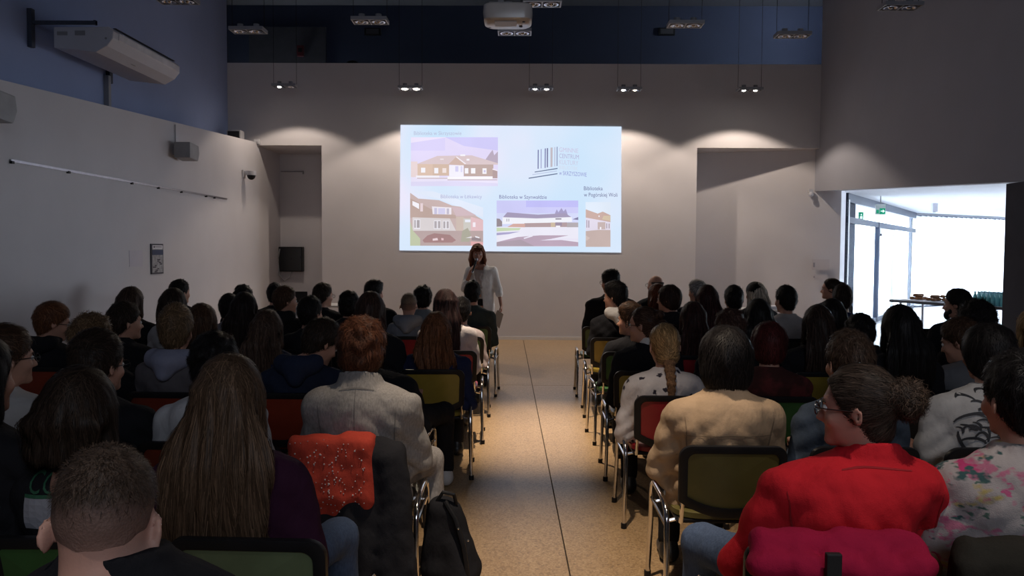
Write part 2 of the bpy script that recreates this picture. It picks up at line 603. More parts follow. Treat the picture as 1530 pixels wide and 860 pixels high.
p = PX(363, 260, XP)
t = thing('dome_camera', 'white dome security camera bracketed to the low white wall', 'camera', (XP, p.y, p.z))
MB().box((0, -0.06, -0.07), (0.03, 0.06, 0.07)).box((0.03, -0.03, 0.0), (0.12, 0.03, 0.05)).build('bracket', white_pl, t, bevel=0.008)
MB().disc((0.14, 0, -0.02), 0.085, 2, 0.07, 20).build('housing', white_pl, t, True)
MB().ball((0.14, 0, -0.02), (0.07, 0.07, 0.075), 16, 10).build('dome', black_pl, t, True)

p = P(384, 212, WD - 0.03)
t = thing('motion_sensor', 'small white motion sensor at the top end of the low white wall', 'sensor', p)
MB().box((-0.05, -0.03, -0.04), (0.05, 0.03, 0.05)).build('housing', white_pl, t, bevel=0.01)
MB().ball((0.01, -0.035, -0.02), (0.025, 0.015, 0.03), 10, 6).build('lens', grey_pl, t, True)
p = P(1211, 288, 14.42)
t = thing('motion_sensor', 'small white motion sensor high beside the foyer opening', 'sensor', p)
MB().box((-0.04, -0.03, -0.0), (0.04, 0.04, 0.07)).build('housing', white_pl, t, bevel=0.01)
MB().ball((0, -0.03, -0.03), (0.045, 0.04, 0.045), 12, 8).build('lens', white_pl, t, True)
p = P(364, 208, 14.0)
t = thing('ledge_speaker', 'small grey box loudspeaker standing on the ledge of low wall', 'speaker', (XP - 0.25, 13.9, z1 - 0.4 * sl))
MB().box((-0.12, -0.1, 0), (0.12, 0.1, 0.17)).build('cabinet', grey_pl, t, bevel=0.01)
MB().box((-0.1, -0.106, 0.02), (0.1, -0.1, 0.15)).build('grille', black_pl, t)

# notices
y0, y1 = PX(224.5, 387, XP).y, PX(242.5, 387, XP).y
zt, zb = PX(233, 364, XP).z, PX(233, 409, XP).z
t = thing('notice_board', 'narrow framed information notice with blue band on low white wall', 'notice', (XP, y0, zb))
wq, hq = y1 - y0, zt - zb
MB().box((0, 0, 0), (0.015, wq, hq)).build('frame', plain('notice_frame', (0.05, 0.05, 0.07), 0.5), t)
MB().box((0.015, 0.02, 0.02), (0.018, wq - 0.02, hq - 0.02)).build('sheet', plain('notice_sheet', (0.34, 0.34, 0.36), 0.7, var=0.35, scale=25), t)
MB().box((0.018, 0.02, hq * 0.63), (0.020, wq - 0.02, hq * 0.80)).build('blue_band', plain('notice_blue', (0.03, 0.05, 0.12), 0.6), t)
MB().box((0.018, 0.025, hq * 0.83), (0.021, wq - 0.03, hq * 0.95)).build('title_strip', paper, t)
q = MB()
rng = random.Random(3)
q.box((0.021, 0.05, hq * 0.87), (0.0215, 0.09, hq * 0.92)).box((0.021, 0.10, hq * 0.885), (0.0215, wq - 0.06, hq * 0.905))
for i in range(9):
    a, c = 0.03 + rng.random() * (wq - 0.14), hq * (0.06 + 0.05 * i)
    q.box((0.018, a, c), (0.0195, a + 0.04 + rng.random() * 0.05, c + hq * 0.035))
q.build('print', plain('notice_ink', (0.04, 0.03, 0.05), 0.7), t)
y0, y1 = PX(193, 387, XP).y, PX(213, 387, XP).y
zt, zb = PX(203, 374, XP).z, PX(203, 398, XP).z
t = thing('notice_sheet', 'plain white paper sheet taped beside the framed notice', 'notice', (XP, y0, zb))
MB().box((0, 0, 0), (0.004, y1 - y0, zt - zb)).build('sheet', plain('pale_sheet', (0.60, 0.57, 0.63), 0.8, var=0.02), t)
a = PZ(1, 1, 9)
t = thing('notice_sheet', 'pale paper sheets taped to the wall beside the foyer opening', 'notice', P(1213, 403, 14.40))
t.rotation_euler.z = math.atan2(14.36 - 15.18, 5.69 - NXR + 0.1)
MB().box((0, 0, 0), (0.29, 0.012, 0.19)).build('sheet', plain('pale_sheet2', (0.58, 0.55, 0.58), 0.8, var=0.02), t)
MB().box((0.04, 0.0, -0.17), (0.26, 0.012, -0.08)).build('sheet', plain('pale_sheet2', (0.58, 0.55, 0.58)), t)
o = t.children
MB().box((0.02, -0.004, 0.05), (0.05, 0, 0.13)).box((0.03, -0.004, -0.14), (0.05, 0, -0.11)).build('print', plain('grey_ink', (0.30, 0.29, 0.33), 0.8), t)

# monitor in the niche
p = P(435, 387, 15.5)
t = thing('wall_monitor', 'square black monitor on the back wall of the niche', 'monitor', p)
MB().box((-0.23, -0.05, -0.24), (0.23, 0.1, 0.24)).build('casing', black_pl, t, bevel=0.012)
MB().box((-0.21, -0.055, -0.22), (0.21, -0.05, 0.22)).build('screen', plain('dark_screen', (0.01, 0.012, 0.016), 0.15), t)
MB().tube([(-0.2, -0.055, 0.2), (-0.24, -0.06, 0.0), (-0.22, -0.05, -0.3), (-0.13, -0.03, -0.42), (-0.02, -0.03, -0.36), (0.03, -0.02, -0.22)], 0.012, 6).build('cable', grey_pl, t, True)

# air conditioner
XB = XL + 0.21
yn, yf = 8.62, 10.3
ac = thing('air_conditioner', 'long white suspended air conditioner bracketed on the blue wall', 'air conditioner', (XL, yn, 3.72))
q = MB()
prof = [(0.21, 0.22), (0.21, 0.0), (0.66, -0.045), (0.78, 0.02), (0.845, 0.10), (0.85, 0.18), (0.80, 0.225)]
L = yf - yn
q.prism(prof, 1, 0, L)
q.build('casing', plain('ac_white', (0.60, 0.60, 0.66), 0.45, var=0.02), ac, bevel=0.012)
MB().prism([(0.79, 0.033), (0.852, 0.112), (0.858, 0.18), (0.80, 0.05)], 1, 0.12, L - 0.12).build('louvre_panel', plain('ac_louvre', (0.66, 0.65, 0.70), 0.4), ac)
MB().box((0.80, 0.10, 0.226), (0.83, L - 0.1, 0.232)).build('outlet_slot', black_pl, ac)
MB().box((0.25, -0.004, 0.13), (0.36, 0, 0.17)).box((0.44, -0.004, 0.13), (0.55, 0, 0.18)).build('end_vents', grey_pl, ac)
MB().box((0.70, L * 0.40, -0.02), (0.715, L * 0.46, -0.012)).disc((0.77, 0.0 - 0.003, 0.1), 0.012, 1, 0.004).build('badge', grey_pl, ac)
MB().box((0, -0.12, -0.02), (0.05, -0.06, 0.38)).box((0, -0.11, 0.22), (0.72, -0.075, 0.255)).box((0.70, -0.115, 0.215), (0.72, -0.07, 0.26)).build('bracket', plain('bracket_dark', (0.05, 0.06, 0.09), 0.6), ac)
MB().box((0, L - 0.2, -0.06), (0.05, L - 0.12, 0.36)).build('bracket', plain('bracket_dark', (0.05, 0.06, 0.09)), ac)
yp = PX(157, 130, XL).y - yn
MB().box((0.0, yp - 0.03, -0.5), (0.06, yp + 0.03, 0.02)).build('pipe_duct', grey_pl, ac)

# projector
pj = thing('projector', 'white video projector hanging from the ceiling on a pole', 'projector', (P(759, 20, 5.7).x, 5.7, P(759, 24, 5.7).z))
q = MB()
rings = []
for zz, k in ((-0.055, 0.86), (-0.045, 0.96), (0.0, 1.0), (0.05, 0.98), (0.06, 0.9)):
    ring = []
    for i in range(40):
        a = 2 * math.pi * i / 40
        c_, s_ = math.cos(a), math.sin(a)
        e = 0.35
        ring.append((0.172 * k * math.copysign(abs(c_) ** e, c_), 0.135 * k * math.copysign(abs(s_) ** e, s_) + (0.02 * (1 - (c_ ** 2)) if s_ > 0 else 0), zz))
    rings.append(ring)
q.loft(rings)
q.build('casing', plain('projector_white', (0.50, 0.47, 0.46), 0.25, var=0.04), pj, True)
MB().disc((0.05, 0.14, 0.0), 0.045, 1, 0.05, 20).build('lens', black_pl, pj, True)
MB().box((-0.09, -0.08, -0.062), (0.06, 0.04, -0.054)).build('base_panel', plain('projector_panel', (0.42, 0.40, 0.40), 0.3), pj)
MB().disc((0.11, -0.06, -0.06), 0.01, 2, 0.006, 10).disc((0.09, 0.06, -0.06), 0.012, 2, 0.006, 10).disc((-0.13, 0.09, -0.055), 0.012, 2, 0.006, 10).build('screws', black_pl, pj)
MB().tube([(-0.05, 0, 0.05), (-0.05, 0, CZ - pj.location.z)], 0.022, 10).box((-0.13, -0.08, 0.06), (0.03, 0.08, 0.075)).build('ceiling_mount', grey_pl, pj)
MB().box((-0.05, 0.145, -0.035), (0.03, 0.158, 0.0)).build('front_vent', grey_pl, pj)

# hanging double spots
bulb_lit = glow('bulb_lit', (1.0, 0.90, 0.74), 30)
bulb_dim = glow('bulb_dim', (1.0, 0.88, 0.72), 6)
bulb_off = plain('bulb_off', (0.5, 0.5, 0.52), 0.1, 0.9)
refl = plain('reflector', (0.45, 0.45, 0.5), 0.2, 1.0)
plate_m = plain('lamp_plate', (0.36, 0.36, 0.39), 0.45, 0.4, var=0.05)
LAMP = []


def double_spot(px, py, d, label, bulbs, rz=0.0):
    p = P(px, py, d)
    t = thing('hanging_spotlight', label, 'lamp', p, rz, group='hanging double spotlights')
    fr_ = MB()
    for x0, x1, y0, y1 in ((-0.2, 0.2, -0.105, -0.09), (-0.2, 0.2, 0.09, 0.105), (-0.2, -0.185, -0.09, 0.09), (0.185, 0.2, -0.09, 0.09), (-0.007, 0.007, -0.09, 0.09)):
        fr_.box((x0, y0, -0.02), (x1, y1, 0.02))
    fr_.build('frame', plate_m, t)
    MB().box((-0.185, -0.09, 0.0), (0.185, 0.09, 0.012)).build('plate', plain('lamp_inner', (0.10, 0.10, 0.115), 0.5, 0.2), t)
    for k, s in enumerate((-0.095, 0.095)):
        q = MB()
        ro = []
        for rr, zz in ((0.075, -0.004), (0.078, -0.022), (0.062, -0.024), (0.04, 0.0)):
            ro.append([(s + rr * math.cos(2 * math.pi * i / 20), rr * math.sin(2 * math.pi * i / 20), zz) for i in range(20)])
        q.loft(ro, 0, False)
        rf = q.build('reflector', refl, t, True)
        rb = 0.06 if px == 613.5 else 0.034
        MB().ball((s, 0, -0.012), (rb, rb, 0.026 if rb > 0.05 else 0.022), 12, 6).build('bulb', (bulb_off, bulb_dim, bulb_lit)[bulbs[k]], rf, True)
        MB().disc((s, 0, 0.02), 0.035, 2, 0.05, 10).build('lamp_holder', grey_pl, t)
    top = CZ - p.z
    for s in (-0.19, 0.19):
        MB().tube([(s, 0, 0.0), (s, 0, top)], 0.0035, 5).build('cable', black_pl, t)
    return p


DW = 13.42
back_spots = [(426, 128, (2, 0)), (613.5, 131, (2, 2)), (808, 131.5, (2, 2)), (940, 133, (2, 1)), (1120, 133.5, (2, 2))]
bl = ['hanging double spot with one lit bulb before the niche with monitor', 'brightest hanging double spot glaring above the slide beside its corner',
      'lit hanging double spot straight above the middle of the slide', 'lit hanging double spot above the logo end of the slide',
      'lit hanging double spot before the niche by the foyer opening']
for (px, py, bu), lb in zip(back_spots, bl):
    p = double_spot(px, py, DW, lb, bu)
    LAMP.append(p)
    light('spot_beam', 'SPOT', (p.x, p.y, p.z - 0.04), (p.x, p.y + 0.0001, 0), 96 if px != 426 else 50, (1.0, 0.83, 0.68), spot_size=R(124), spot_blend=0.22, shadow_soft_size=0.03)
p = LAMP[1]
light('spot_glare', 'SPOT', (p.x, p.y - 0.1, p.z - 0.06), (0.4, 5.0, 0.0), 170, (1.0, 0.83, 0.64), spot_size=R(62), spot_blend=0.5, shadow_soft_size=0.05)
dark = [(371, 45, 9.6, 'unlit hanging double spot beside the blue wall corner'), (553, 30.5, 9.2, 'unlit hanging double spot near the dark upper doorway'),
        (769, 47.5, 9.7, 'unlit hanging double spot just below the projector'), (1024, 36, 9.4, 'unlit hanging double spot above the logo end of the wall'),
        (1184, 52, 9.85, 'unlit hanging double spot at the grey wall end of the middle row'), (810, 4, 8.5, 'unlit hanging double spot partly behind the projector'),
        (265, 0, 8.5, 'unlit hanging double spot above the air conditioner end'), (1345, 9, 8.6, 'unlit hanging double spot close to the grey wall')]
for px, py, d, lb in dark:
    double_spot(px, py, d, lb, (0, 0))
# the house lights over the seats that the frame does not reach
for x, y, tx, ty, e in ((-0.3, 7.0, 0.2, 7.0, 1150), (-0.05, 2.9, 0.26, 3.7, 610)):
    light('house_spot', 'SPOT', (x, y, 4.3), (tx, ty, 0), e, (1.0, 0.82, 0.63), spot_size=R(42), spot_blend=1.0, shadow_soft_size=0.05)

light('house_spot', 'SPOT', (1.45, 1.5, 4.3), (1.4, 2.6, 0), 165, (1.0, 0.90, 0.80), spot_size=R(58), spot_blend=1.0, shadow_soft_size=0.06)
light('house_spot', 'SPOT', (-1.0, 0.4, 4.3), (-0.85, 1.3, 0), 70, (1.0, 0.90, 0.82), spot_size=R(50), spot_blend=1.0, shadow_soft_size=0.06)

# upper recess details
p = P(455, 67, 16.88)
struct(MB().box((-1.15, -0.03, -0.55), (0.45, 0.02, 0.36)).build('door_2', plain('recess_door', (0.06, 0.06, 0.075), 0.7), at=p))
t = thing('alarm_box', 'dark red alarm box on the dark wall above the stage wall', 'alarm box', P(449, 76, 16.8))
MB().box((-0.07, -0.03, -0.11), (0.07, 0.04, 0.11)).build('casing', plain('alarm_red', (0.10, 0.012, 0.02), 0.5), t, bevel=0.01)
MB().box((-0.04, -0.034, -0.03), (0.04, -0.03, 0.05)).build('front_label', black_pl, t)
for px, lb in ((557, 'dark framed vent on navy wall near the alarm box'), (996, 'dark framed vent on navy wall farther from the alarm box')):
    t = thing('wall_vent', lb, 'vent', P(px, 47.5, 16.86))
    MB().box((-0.17, -0.04, -0.075), (0.17, 0.03, 0.075)).build('frame', black_pl, t, bevel=0.01)
    MB().box((-0.13, -0.045, -0.05), (0.13, -0.04, 0.05)).build('grille', plain('vent_grille', (0.05, 0.05, 0.06), 0.7), t)
t = thing('ledge_bundle', 'dark rounded bundle lying on the ledge above the stage wall', 'bundle', (P(527, 90, 14.7).x, 14.7, TOPZ))
MB().ball((0, 0, 0.07), (0.12, 0.1, 0.07), 14, 8).ball((0.08, 0.02, 0.05), (0.09, 0.08, 0.055), 12, 8).build('bundle', black_pl, t, True)

# foyer details
p = PX(1396, 311, 9.6) if False else P(1396, 311, 19.0)
t = thing('ceiling_sensor', 'small grey box sensor under the foyer ceiling', 'sensor', (p.x, p.y, 2.75))
MB().box((-0.06, -0.05, -0.2), (0.06, 0.05, 0)).build('housing', plain('sensor_grey', (0.5, 0.5, 0.58), 0.6), t, bevel=0.01)
MB().disc((0, 0, -0.215), 0.035, 2, 0.02, 12).build('lens', grey_pl, t)


def exit_sign(px, py, d, w_, h_, label, two):
    p = P(px, py, d)
    t = thing('exit_sign', label, 'sign', p)
    MB().box((-w_ / 2, 0, -h_ / 2), (w_ / 2, 0.03, h_ / 2)).build('housing', plain('sign_white', (0.75, 0.8, 0.78), 0.5), t)
    gg = plain('sign_green', (0.0, 0.26, 0.13), 0.5, emit=(0.0, 0.30, 0.16), strength=0.6)
    wh = plain('sign_pictogram', (0.8, 0.9, 0.85), 0.5, emit=(0.8, 0.95, 0.9), strength=0.8)
    if two:
        MB().box((-w_ * 0.12, -0.006, -h_ * 0.48), (w_ * 0.46, 0, h_ * 0.1)).build('green_field', gg, t)
        q = MB().box((-w_ * 0.02, -0.010, -h_ * 0.22), (w_ * 0.26, -0.006, -h_ * 0.14))
        q.prism([(w_ * 0.2, -h_ * 0.02), (w_ * 0.2, -h_ * 0.34), (w_ * 0.40, -h_ * 0.18)], 1, -0.010, -0.006)
        q.build('arrow', wh, t)
        MB().box((-w_ * 0.44, -0.006, -h_ * 0.40), (-w_ * 0.2, 0, -h_ * 0.05)).build('door_symbol', gg, t)
        MB().tube([(0, 0.015, h_ / 2), (0, 0.015, 2.75 - p.z)], 0.01, 6).build('hanger', grey_pl, t)
    else:
        MB().box((-w_ * 0.45, -0.006, -h_ * 0.46), (w_ * 0.45, 0, h_ * 0.46)).build('green_field', gg, t)
        q = MB().box((-w_ * 0.22, -0.010, -h_ * 0.36), (w_ * 0.22, -0.006, h_ * 0.02)).ball((0, -0.008, h_ * 0.2), (w_ * 0.12, 0.003, h_ * 0.1), 10, 6)
        q.build('pictogram', wh, t)


exit_sign(1286.5, 323, 17.0, 0.10, 0.18, 'small green exit pictogram sign above the glass door', False)
exit_sign(1316, 312.5, 16.6, 0.20, 0.21, 'green exit arrow sign hanging under the foyer ceiling', True)

# table with food in the foyer
p0 = PZ(1330, 447.5, 0.75)
p1 = PZ(1503, 459.5, 0.75)
dv = (p1 - p0)
LT = dv.length + 1.2
tb = thing('buffet_table', 'long thin-topped table with snacks in the bright foyer', 'table', (p0.x, p0.y, 0), math.atan2(dv.y, dv.x))
MB().box((0, 0, 0.715), (LT, 0.75, 0.75)).build('tabletop', plain('table_pale', (0.6, 0.62, 0.66), 0.5), tb, bevel=0.006)
MB().box((-0.01, -0.012, 0.71), (LT + 0.01, 0.0, 0.755)).box((-0.012, -0.012, 0.71), (-0.0, 0.75, 0.755)).build('edge_band', plain('table_dark', (0.03, 0.035, 0.045), 0.5), tb)
for x, y in ((0.14, 0.1), (LT - 0.1, 0.1), (0.14, 0.65), (LT - 0.1, 0.65)):
    MB().tube([(x, y, 0.0), (x, y, 0.715)], 0.022, 10).build('leg', steel, tb)
MT = Matrix.Translation((p0.x, p0.y, 0)) @ Matrix.Rotation(math.atan2(dv.y, dv.x), 4, 'Z')
bun = plain('pastry', (0.20, 0.085, 0.03), 0.6, var=0.4, scale=30)
for k, (px, lb) in enumerate(((1371, 'heap of brown pastries on foyer table farther from the bottles'), (1402, 'heap of brown pastries on foyer table nearer the bottles'))):
    rr = ray(px, 440)
    # point on the table 0.3 in from its front edge
    best = min((abs((MT @ Vector((x / 50, 0.33, 0.75))).x / (MT @ Vector((x / 50, 0.33, 0.75))).y - rr.x / rr.y), x / 50) for x in range(0, 150))
    q0 = MT @ Vector((best[1], 0.33, 0.75))
    t = thing('pastry_tray', lb, 'food tray', q0, 0, group='pastry trays on the foyer table')
    MB().box((-0.21, -0.15, 0), (0.21, 0.15, 0.015)).build('tray', white_pl, t, bevel=0.005)
    rng = random.Random(k)
    for i in range(16):
        lay = 0 if i < 10 else 1
        x, y = rng.uniform(-0.16, 0.16) * (1 - lay * 0.45), rng.uniform(-0.11, 0.11) * (1 - lay * 0.45)
        MB().ball((x, y, 0.04 + lay * 0.05), (0.055, 0.035, 0.028), 8, 5).build('pastry', bun, t, True)
bw = plain('bottle_teal', (0.12, 0.42, 0.46), 0.2, var=0.15)
bcap = plain('bottle_cap', (0.08, 0.30, 0.40), 0.4)
proto = None
rr0 = ray(1462, 440)
best = min((abs((MT @ Vector((x / 50, 0.3, 0.75))).x / (MT @ Vector((x / 50, 0.3, 0.75))).y - rr0.x / rr0.y), x / 50) for x in range(0, 200))
for i in range(9):
    for j in range(4):
        pos = MT @ Vector((best[1] + 0.04 + i * 0.078, 0.18 + j * 0.075, 0.75))
        if proto is None:
            proto = thing('water_bottle', 'teal labelled water bottle in the pack on the foyer table', 'bottle', pos, 0, 'packed water bottles on the foyer table')
            q = MB()
            q.loft([[(rr_ * math.cos(2 * math.pi * a / 10), rr_ * math.sin(2 * math.pi * a / 10), zz) for a in range(10)]
                    for rr_, zz in ((0.03, 0), (0.034, 0.01), (0.034, 0.13), (0.03, 0.15), (0.013, 0.19), (0.013, 0.2))])
            q.build('bottle_body', bw, proto, True)
            MB().disc((0, 0, 0.2), 0.016, 2, 0.02, 10).build('cap', bcap, proto)
        else:
            dup(proto, pos)

# tables at the front of the hall
wt = plain('table_white', (0.62, 0.60, 0.58), 0.5, var=0.03)


def front_table(px0, px1, d, label, z=0.75):
    a, b_ = P(px0, 450, d), P(px1, 450, d)
    t = thing('front_table', label, 'table', (a.x, d, 0))
    w_ = b_.x - a.x
    MB().box((0, 0, z - 0.03), (w_, 0.6, z)).build('tabletop', wt, t, bevel=0.006)
    for x, y in ((0.06, 0.06), (w_ - 0.06, 0.06), (0.06, 0.54), (w_ - 0.06, 0.54)):
        MB().tube([(x, y, 0), (x, y, z - 0.03)], 0.02, 8).build('leg', steel, t)
    return a


a = front_table(434, 512, 12.0, 'white-topped table in front of the niche with the monitor')
t = thing('desk_monitor', 'small dark monitor standing on the white-topped front table', 'monitor', (P(450, 450, 12.2).x, 12.2, 0.75))
MB().box((-0.1, -0.06, 0), (0.1, 0.06, 0.012)).build('foot', black_pl, t)
MB().box((-0.02, -0.0, 0.012), (0.02, 0.02, 0.08)).build('neck', black_pl, t)
MB().box((-0.1, -0.02, 0.03), (0.1, 0.0, 0.2)).build('display', black_pl, t, bevel=0.006)
a = front_table(1102, 1164, 11.6, 'white-topped table in front of the niche near the foyer')
t = thing('paper_stack', 'white paper bundle standing on the table near the foyer', 'paper', (P(1155, 450, 11.8).x, 11.8, 0.75))
MB().box((-0.1, -0.1, 0), (0.12, 0.12, 0.03)).box((-0.08, -0.1, 0.03), (0.1, 0.1, 0.05)).build('sheets', paper, t)

# ---------------------------------------------------------------- projected slide
SD = WD - 0.012
sc_ = thing('projected_slide', 'bright projected slide of four library photos on the white wall', 'projection', (0, 0, 0))  # projector light on the bare wall, put in as a thin emissive sheet
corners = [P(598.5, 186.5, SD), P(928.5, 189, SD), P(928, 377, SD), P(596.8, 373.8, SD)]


def SP(px, py, lay):
    v_ = P(px, py, SD - 0.0025 * lay)
    return v_


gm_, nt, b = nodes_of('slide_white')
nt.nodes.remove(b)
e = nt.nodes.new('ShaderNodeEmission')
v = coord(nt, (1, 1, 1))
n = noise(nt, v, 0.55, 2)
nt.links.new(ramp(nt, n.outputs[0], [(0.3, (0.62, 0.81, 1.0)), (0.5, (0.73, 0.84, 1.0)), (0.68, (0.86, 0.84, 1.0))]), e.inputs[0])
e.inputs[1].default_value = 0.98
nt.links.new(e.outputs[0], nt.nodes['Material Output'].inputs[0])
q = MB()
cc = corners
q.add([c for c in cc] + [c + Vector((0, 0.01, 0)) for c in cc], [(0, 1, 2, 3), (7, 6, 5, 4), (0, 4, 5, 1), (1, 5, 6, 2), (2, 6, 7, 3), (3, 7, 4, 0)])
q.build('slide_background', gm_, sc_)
PALETTE = {}


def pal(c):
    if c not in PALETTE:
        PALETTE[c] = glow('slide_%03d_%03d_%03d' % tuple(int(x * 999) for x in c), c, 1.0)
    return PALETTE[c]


def srgb(r_, g_, b_):
    def f(c):
        c /= 255
        return round(c / 12.92 if c <= 0.04045 else ((c + 0.055) / 1.055) ** 2.4, 3)
    return (f(r_), f(g_), f(b_))


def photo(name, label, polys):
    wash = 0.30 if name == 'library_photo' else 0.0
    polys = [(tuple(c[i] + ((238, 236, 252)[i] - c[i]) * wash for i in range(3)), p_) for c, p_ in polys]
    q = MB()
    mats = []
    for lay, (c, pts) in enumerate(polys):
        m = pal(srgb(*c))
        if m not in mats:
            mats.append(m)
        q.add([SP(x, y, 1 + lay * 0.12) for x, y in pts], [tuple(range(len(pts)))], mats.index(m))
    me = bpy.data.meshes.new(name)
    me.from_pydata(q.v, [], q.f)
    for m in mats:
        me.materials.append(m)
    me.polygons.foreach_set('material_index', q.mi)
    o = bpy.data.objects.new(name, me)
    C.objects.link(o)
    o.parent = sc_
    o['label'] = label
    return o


def rect(x0, y0, x1, y1):
    return [(x0, y0), (x1, y0), (x1, y1), (x0, y1)]


def cv(ox, oy, s, pts):
    return [(ox + x / s, oy + y / s) for x, y in pts]


def c1(*pts): return cv(600, 190, 8.6, pts)
def c3(*pts): return cv(600, 275, 8.6, pts)
def c4(*pts): return cv(735, 280, 7.846, pts)
def r1(x0, y0, x1, y1): return cv(600, 190, 8.6, rect(x0, y0, x1, y1))
def r3(x0, y0, x1, y1): return cv(600, 275, 8.6, rect(x0, y0, x1, y1))
def r4(x0, y0, x1, y1): return cv(735, 280, 7.846, rect(x0, y0, x1, y1))


wn = (252, 250, 255)
photo('library_photo', 'projected photo of a long wooden house with white windows', [
    ((226, 214, 250), r1(120, 128, 1238, 755)), ((214, 204, 250), r1(120, 128, 560, 300)), ((238, 226, 252), c1((120, 200), (600, 128), (120, 128))), ((200, 194, 250), c1((560, 128), (1238, 128), (1238, 300), (800, 240))),
    ((236, 228, 252), r1(120, 640, 1238, 755)), ((220, 214, 246), c1((120, 700), (700, 690), (1238, 720), (1238, 755), (120, 755))),
    ((170, 150, 170), c1((1075, 420), (1130, 340), (1170, 290), (1190, 360), (1238, 310), (1238, 470), (1075, 470))),
    ((236, 210, 205), r1(120, 440, 205, 640)), ((214, 188, 186), c1((200, 470), (460, 368), (900, 360), (1238, 462), (1238, 480), (200, 480))),
    ((216, 180, 150), c1((205, 472), (610, 475), (610, 620), (205, 620))), ((176, 146, 132), c1((800, 478), (1180, 478), (1180, 630), (800, 630))),
    ((205, 170, 140), c1((400, 474), (610, 475), (610, 622), (400, 622))), ((200, 164, 144), c1((600, 480), (705, 375), (830, 470), (800, 490))),
    ((250, 240, 245), c1((705, 372), (830, 468), (815, 476), (700, 385))), ((248, 244, 254), r1(612, 488, 795, 630)), ((205, 200, 240), r1(690, 500, 730, 570)), ((215, 210, 244), r1(760, 500, 780, 575)),
    ((250, 246, 252), r1(185, 620, 485, 648)), ((255, 252, 255), r1(590, 632, 1170, 668)), ((190, 170, 182), r1(590, 668, 1230, 682)), ((200, 178, 180), r1(200, 648, 590, 662)),
    (wn, r1(250, 520, 305, 582)), (wn, r1(420, 522, 472, 592)), ((245, 225, 215), r1(525, 525, 575, 585)), (wn, r1(812, 525, 858, 594)), (wn, r1(892, 525, 948, 594)), (wn, r1(1040, 527, 1092, 598)), ((200, 190, 225), r1(1055, 550, 1080, 580)),
    (wn, r1(755, 348, 818, 370)), (wn, r1(835, 405, 872, 428)), ((240, 225, 225), r1(495, 402, 540, 418)), ((160, 130, 124), c1((1170, 540), (1232, 560), (1232, 655), (1170, 655))), ((250, 240, 245), c1((1168, 530), (1234, 552), (1234, 564), (1168, 544)))])
photo('library_photo', 'projected photo of an old plastered house behind a red car', [
    ((224, 236, 252), c3((110, 95), (520, 200), (1048, 430), (1048, 300), (400, 90))), ((190, 160, 150), c3((110, 110), (215, 185), (480, 205), (650, 275), (760, 290), (1048, 460), (1048, 600), (110, 600))),
    ((174, 142, 124), c3((110, 180), (380, 320), (700, 400), (700, 440), (110, 430))), ((200, 168, 170), c3((640, 290), (780, 300), (960, 400), (700, 410))), ((216, 206, 202), c3((140, 425), (620, 440), (700, 600), (140, 600))),
    ((196, 172, 152), r3(700, 420, 800, 600)), ((196, 192, 176), r3(795, 440, 900, 600)), ((226, 176, 176), c3((890, 420), (1048, 460), (1048, 700), (890, 700))),
    ((168, 140, 132), r3(110, 598, 1048, 790)), ((178, 188, 140), c3((110, 480), (150, 600), (240, 700), (240, 790), (110, 790))), ((150, 146, 118), c3((780, 600), (850, 560), (890, 640), (870, 740), (760, 740))),
    ((140, 92, 86), c3((270, 720), (330, 660), (420, 630), (620, 650), (700, 720), (650, 750), (290, 750))), ((235, 205, 205), c3((400, 700), (460, 690), (470, 720), (400, 726))), ((230, 180, 180), c3((510, 690), (540, 695), (540, 720), (512, 720))),
    (wn, c3((140, 215), (225, 250), (225, 320), (140, 270))), ((232, 205, 205), r3(240, 245, 275, 350)), ((240, 232, 238), c3((390, 285), (640, 300), (640, 390), (400, 385))), ((190, 184, 214), r3(420, 305, 455, 385)), ((205, 200, 235), r3(470, 308, 560, 385)), ((180, 172, 190), r3(580, 312, 610, 385)),
    ((240, 236, 240), r3(160, 450, 240, 575)), ((150, 140, 140), r3(165, 460, 182, 560)), ((150, 140, 140), r3(196, 460, 232, 560)), ((240, 236, 240), r3(415, 465, 505, 575)), ((160, 150, 150), r3(422, 475, 452, 565)), ((160, 150, 150), r3(468, 475, 498, 565)),
    ((240, 236, 240), r3(530, 468, 615, 578)), ((160, 150, 150), r3(537, 478, 562, 566)), ((160, 150, 150), r3(580, 478, 606, 566)), ((235, 240, 252), r3(815, 455, 885, 488)), ((250, 240, 245), r3(915, 490, 950, 550)),
    ((232, 226, 230), c3((820, 690), (900, 670), (900, 690))), (wn, c3((945, 665), (1000, 680), (1000, 700), (950, 690))), ((120, 100, 100), c3((900, 690), (940, 680), (1020, 700), (1020, 730), (900, 720))), ((225, 150, 145), c3((890, 735), (1048, 745), (1048, 790), (890, 790)))])
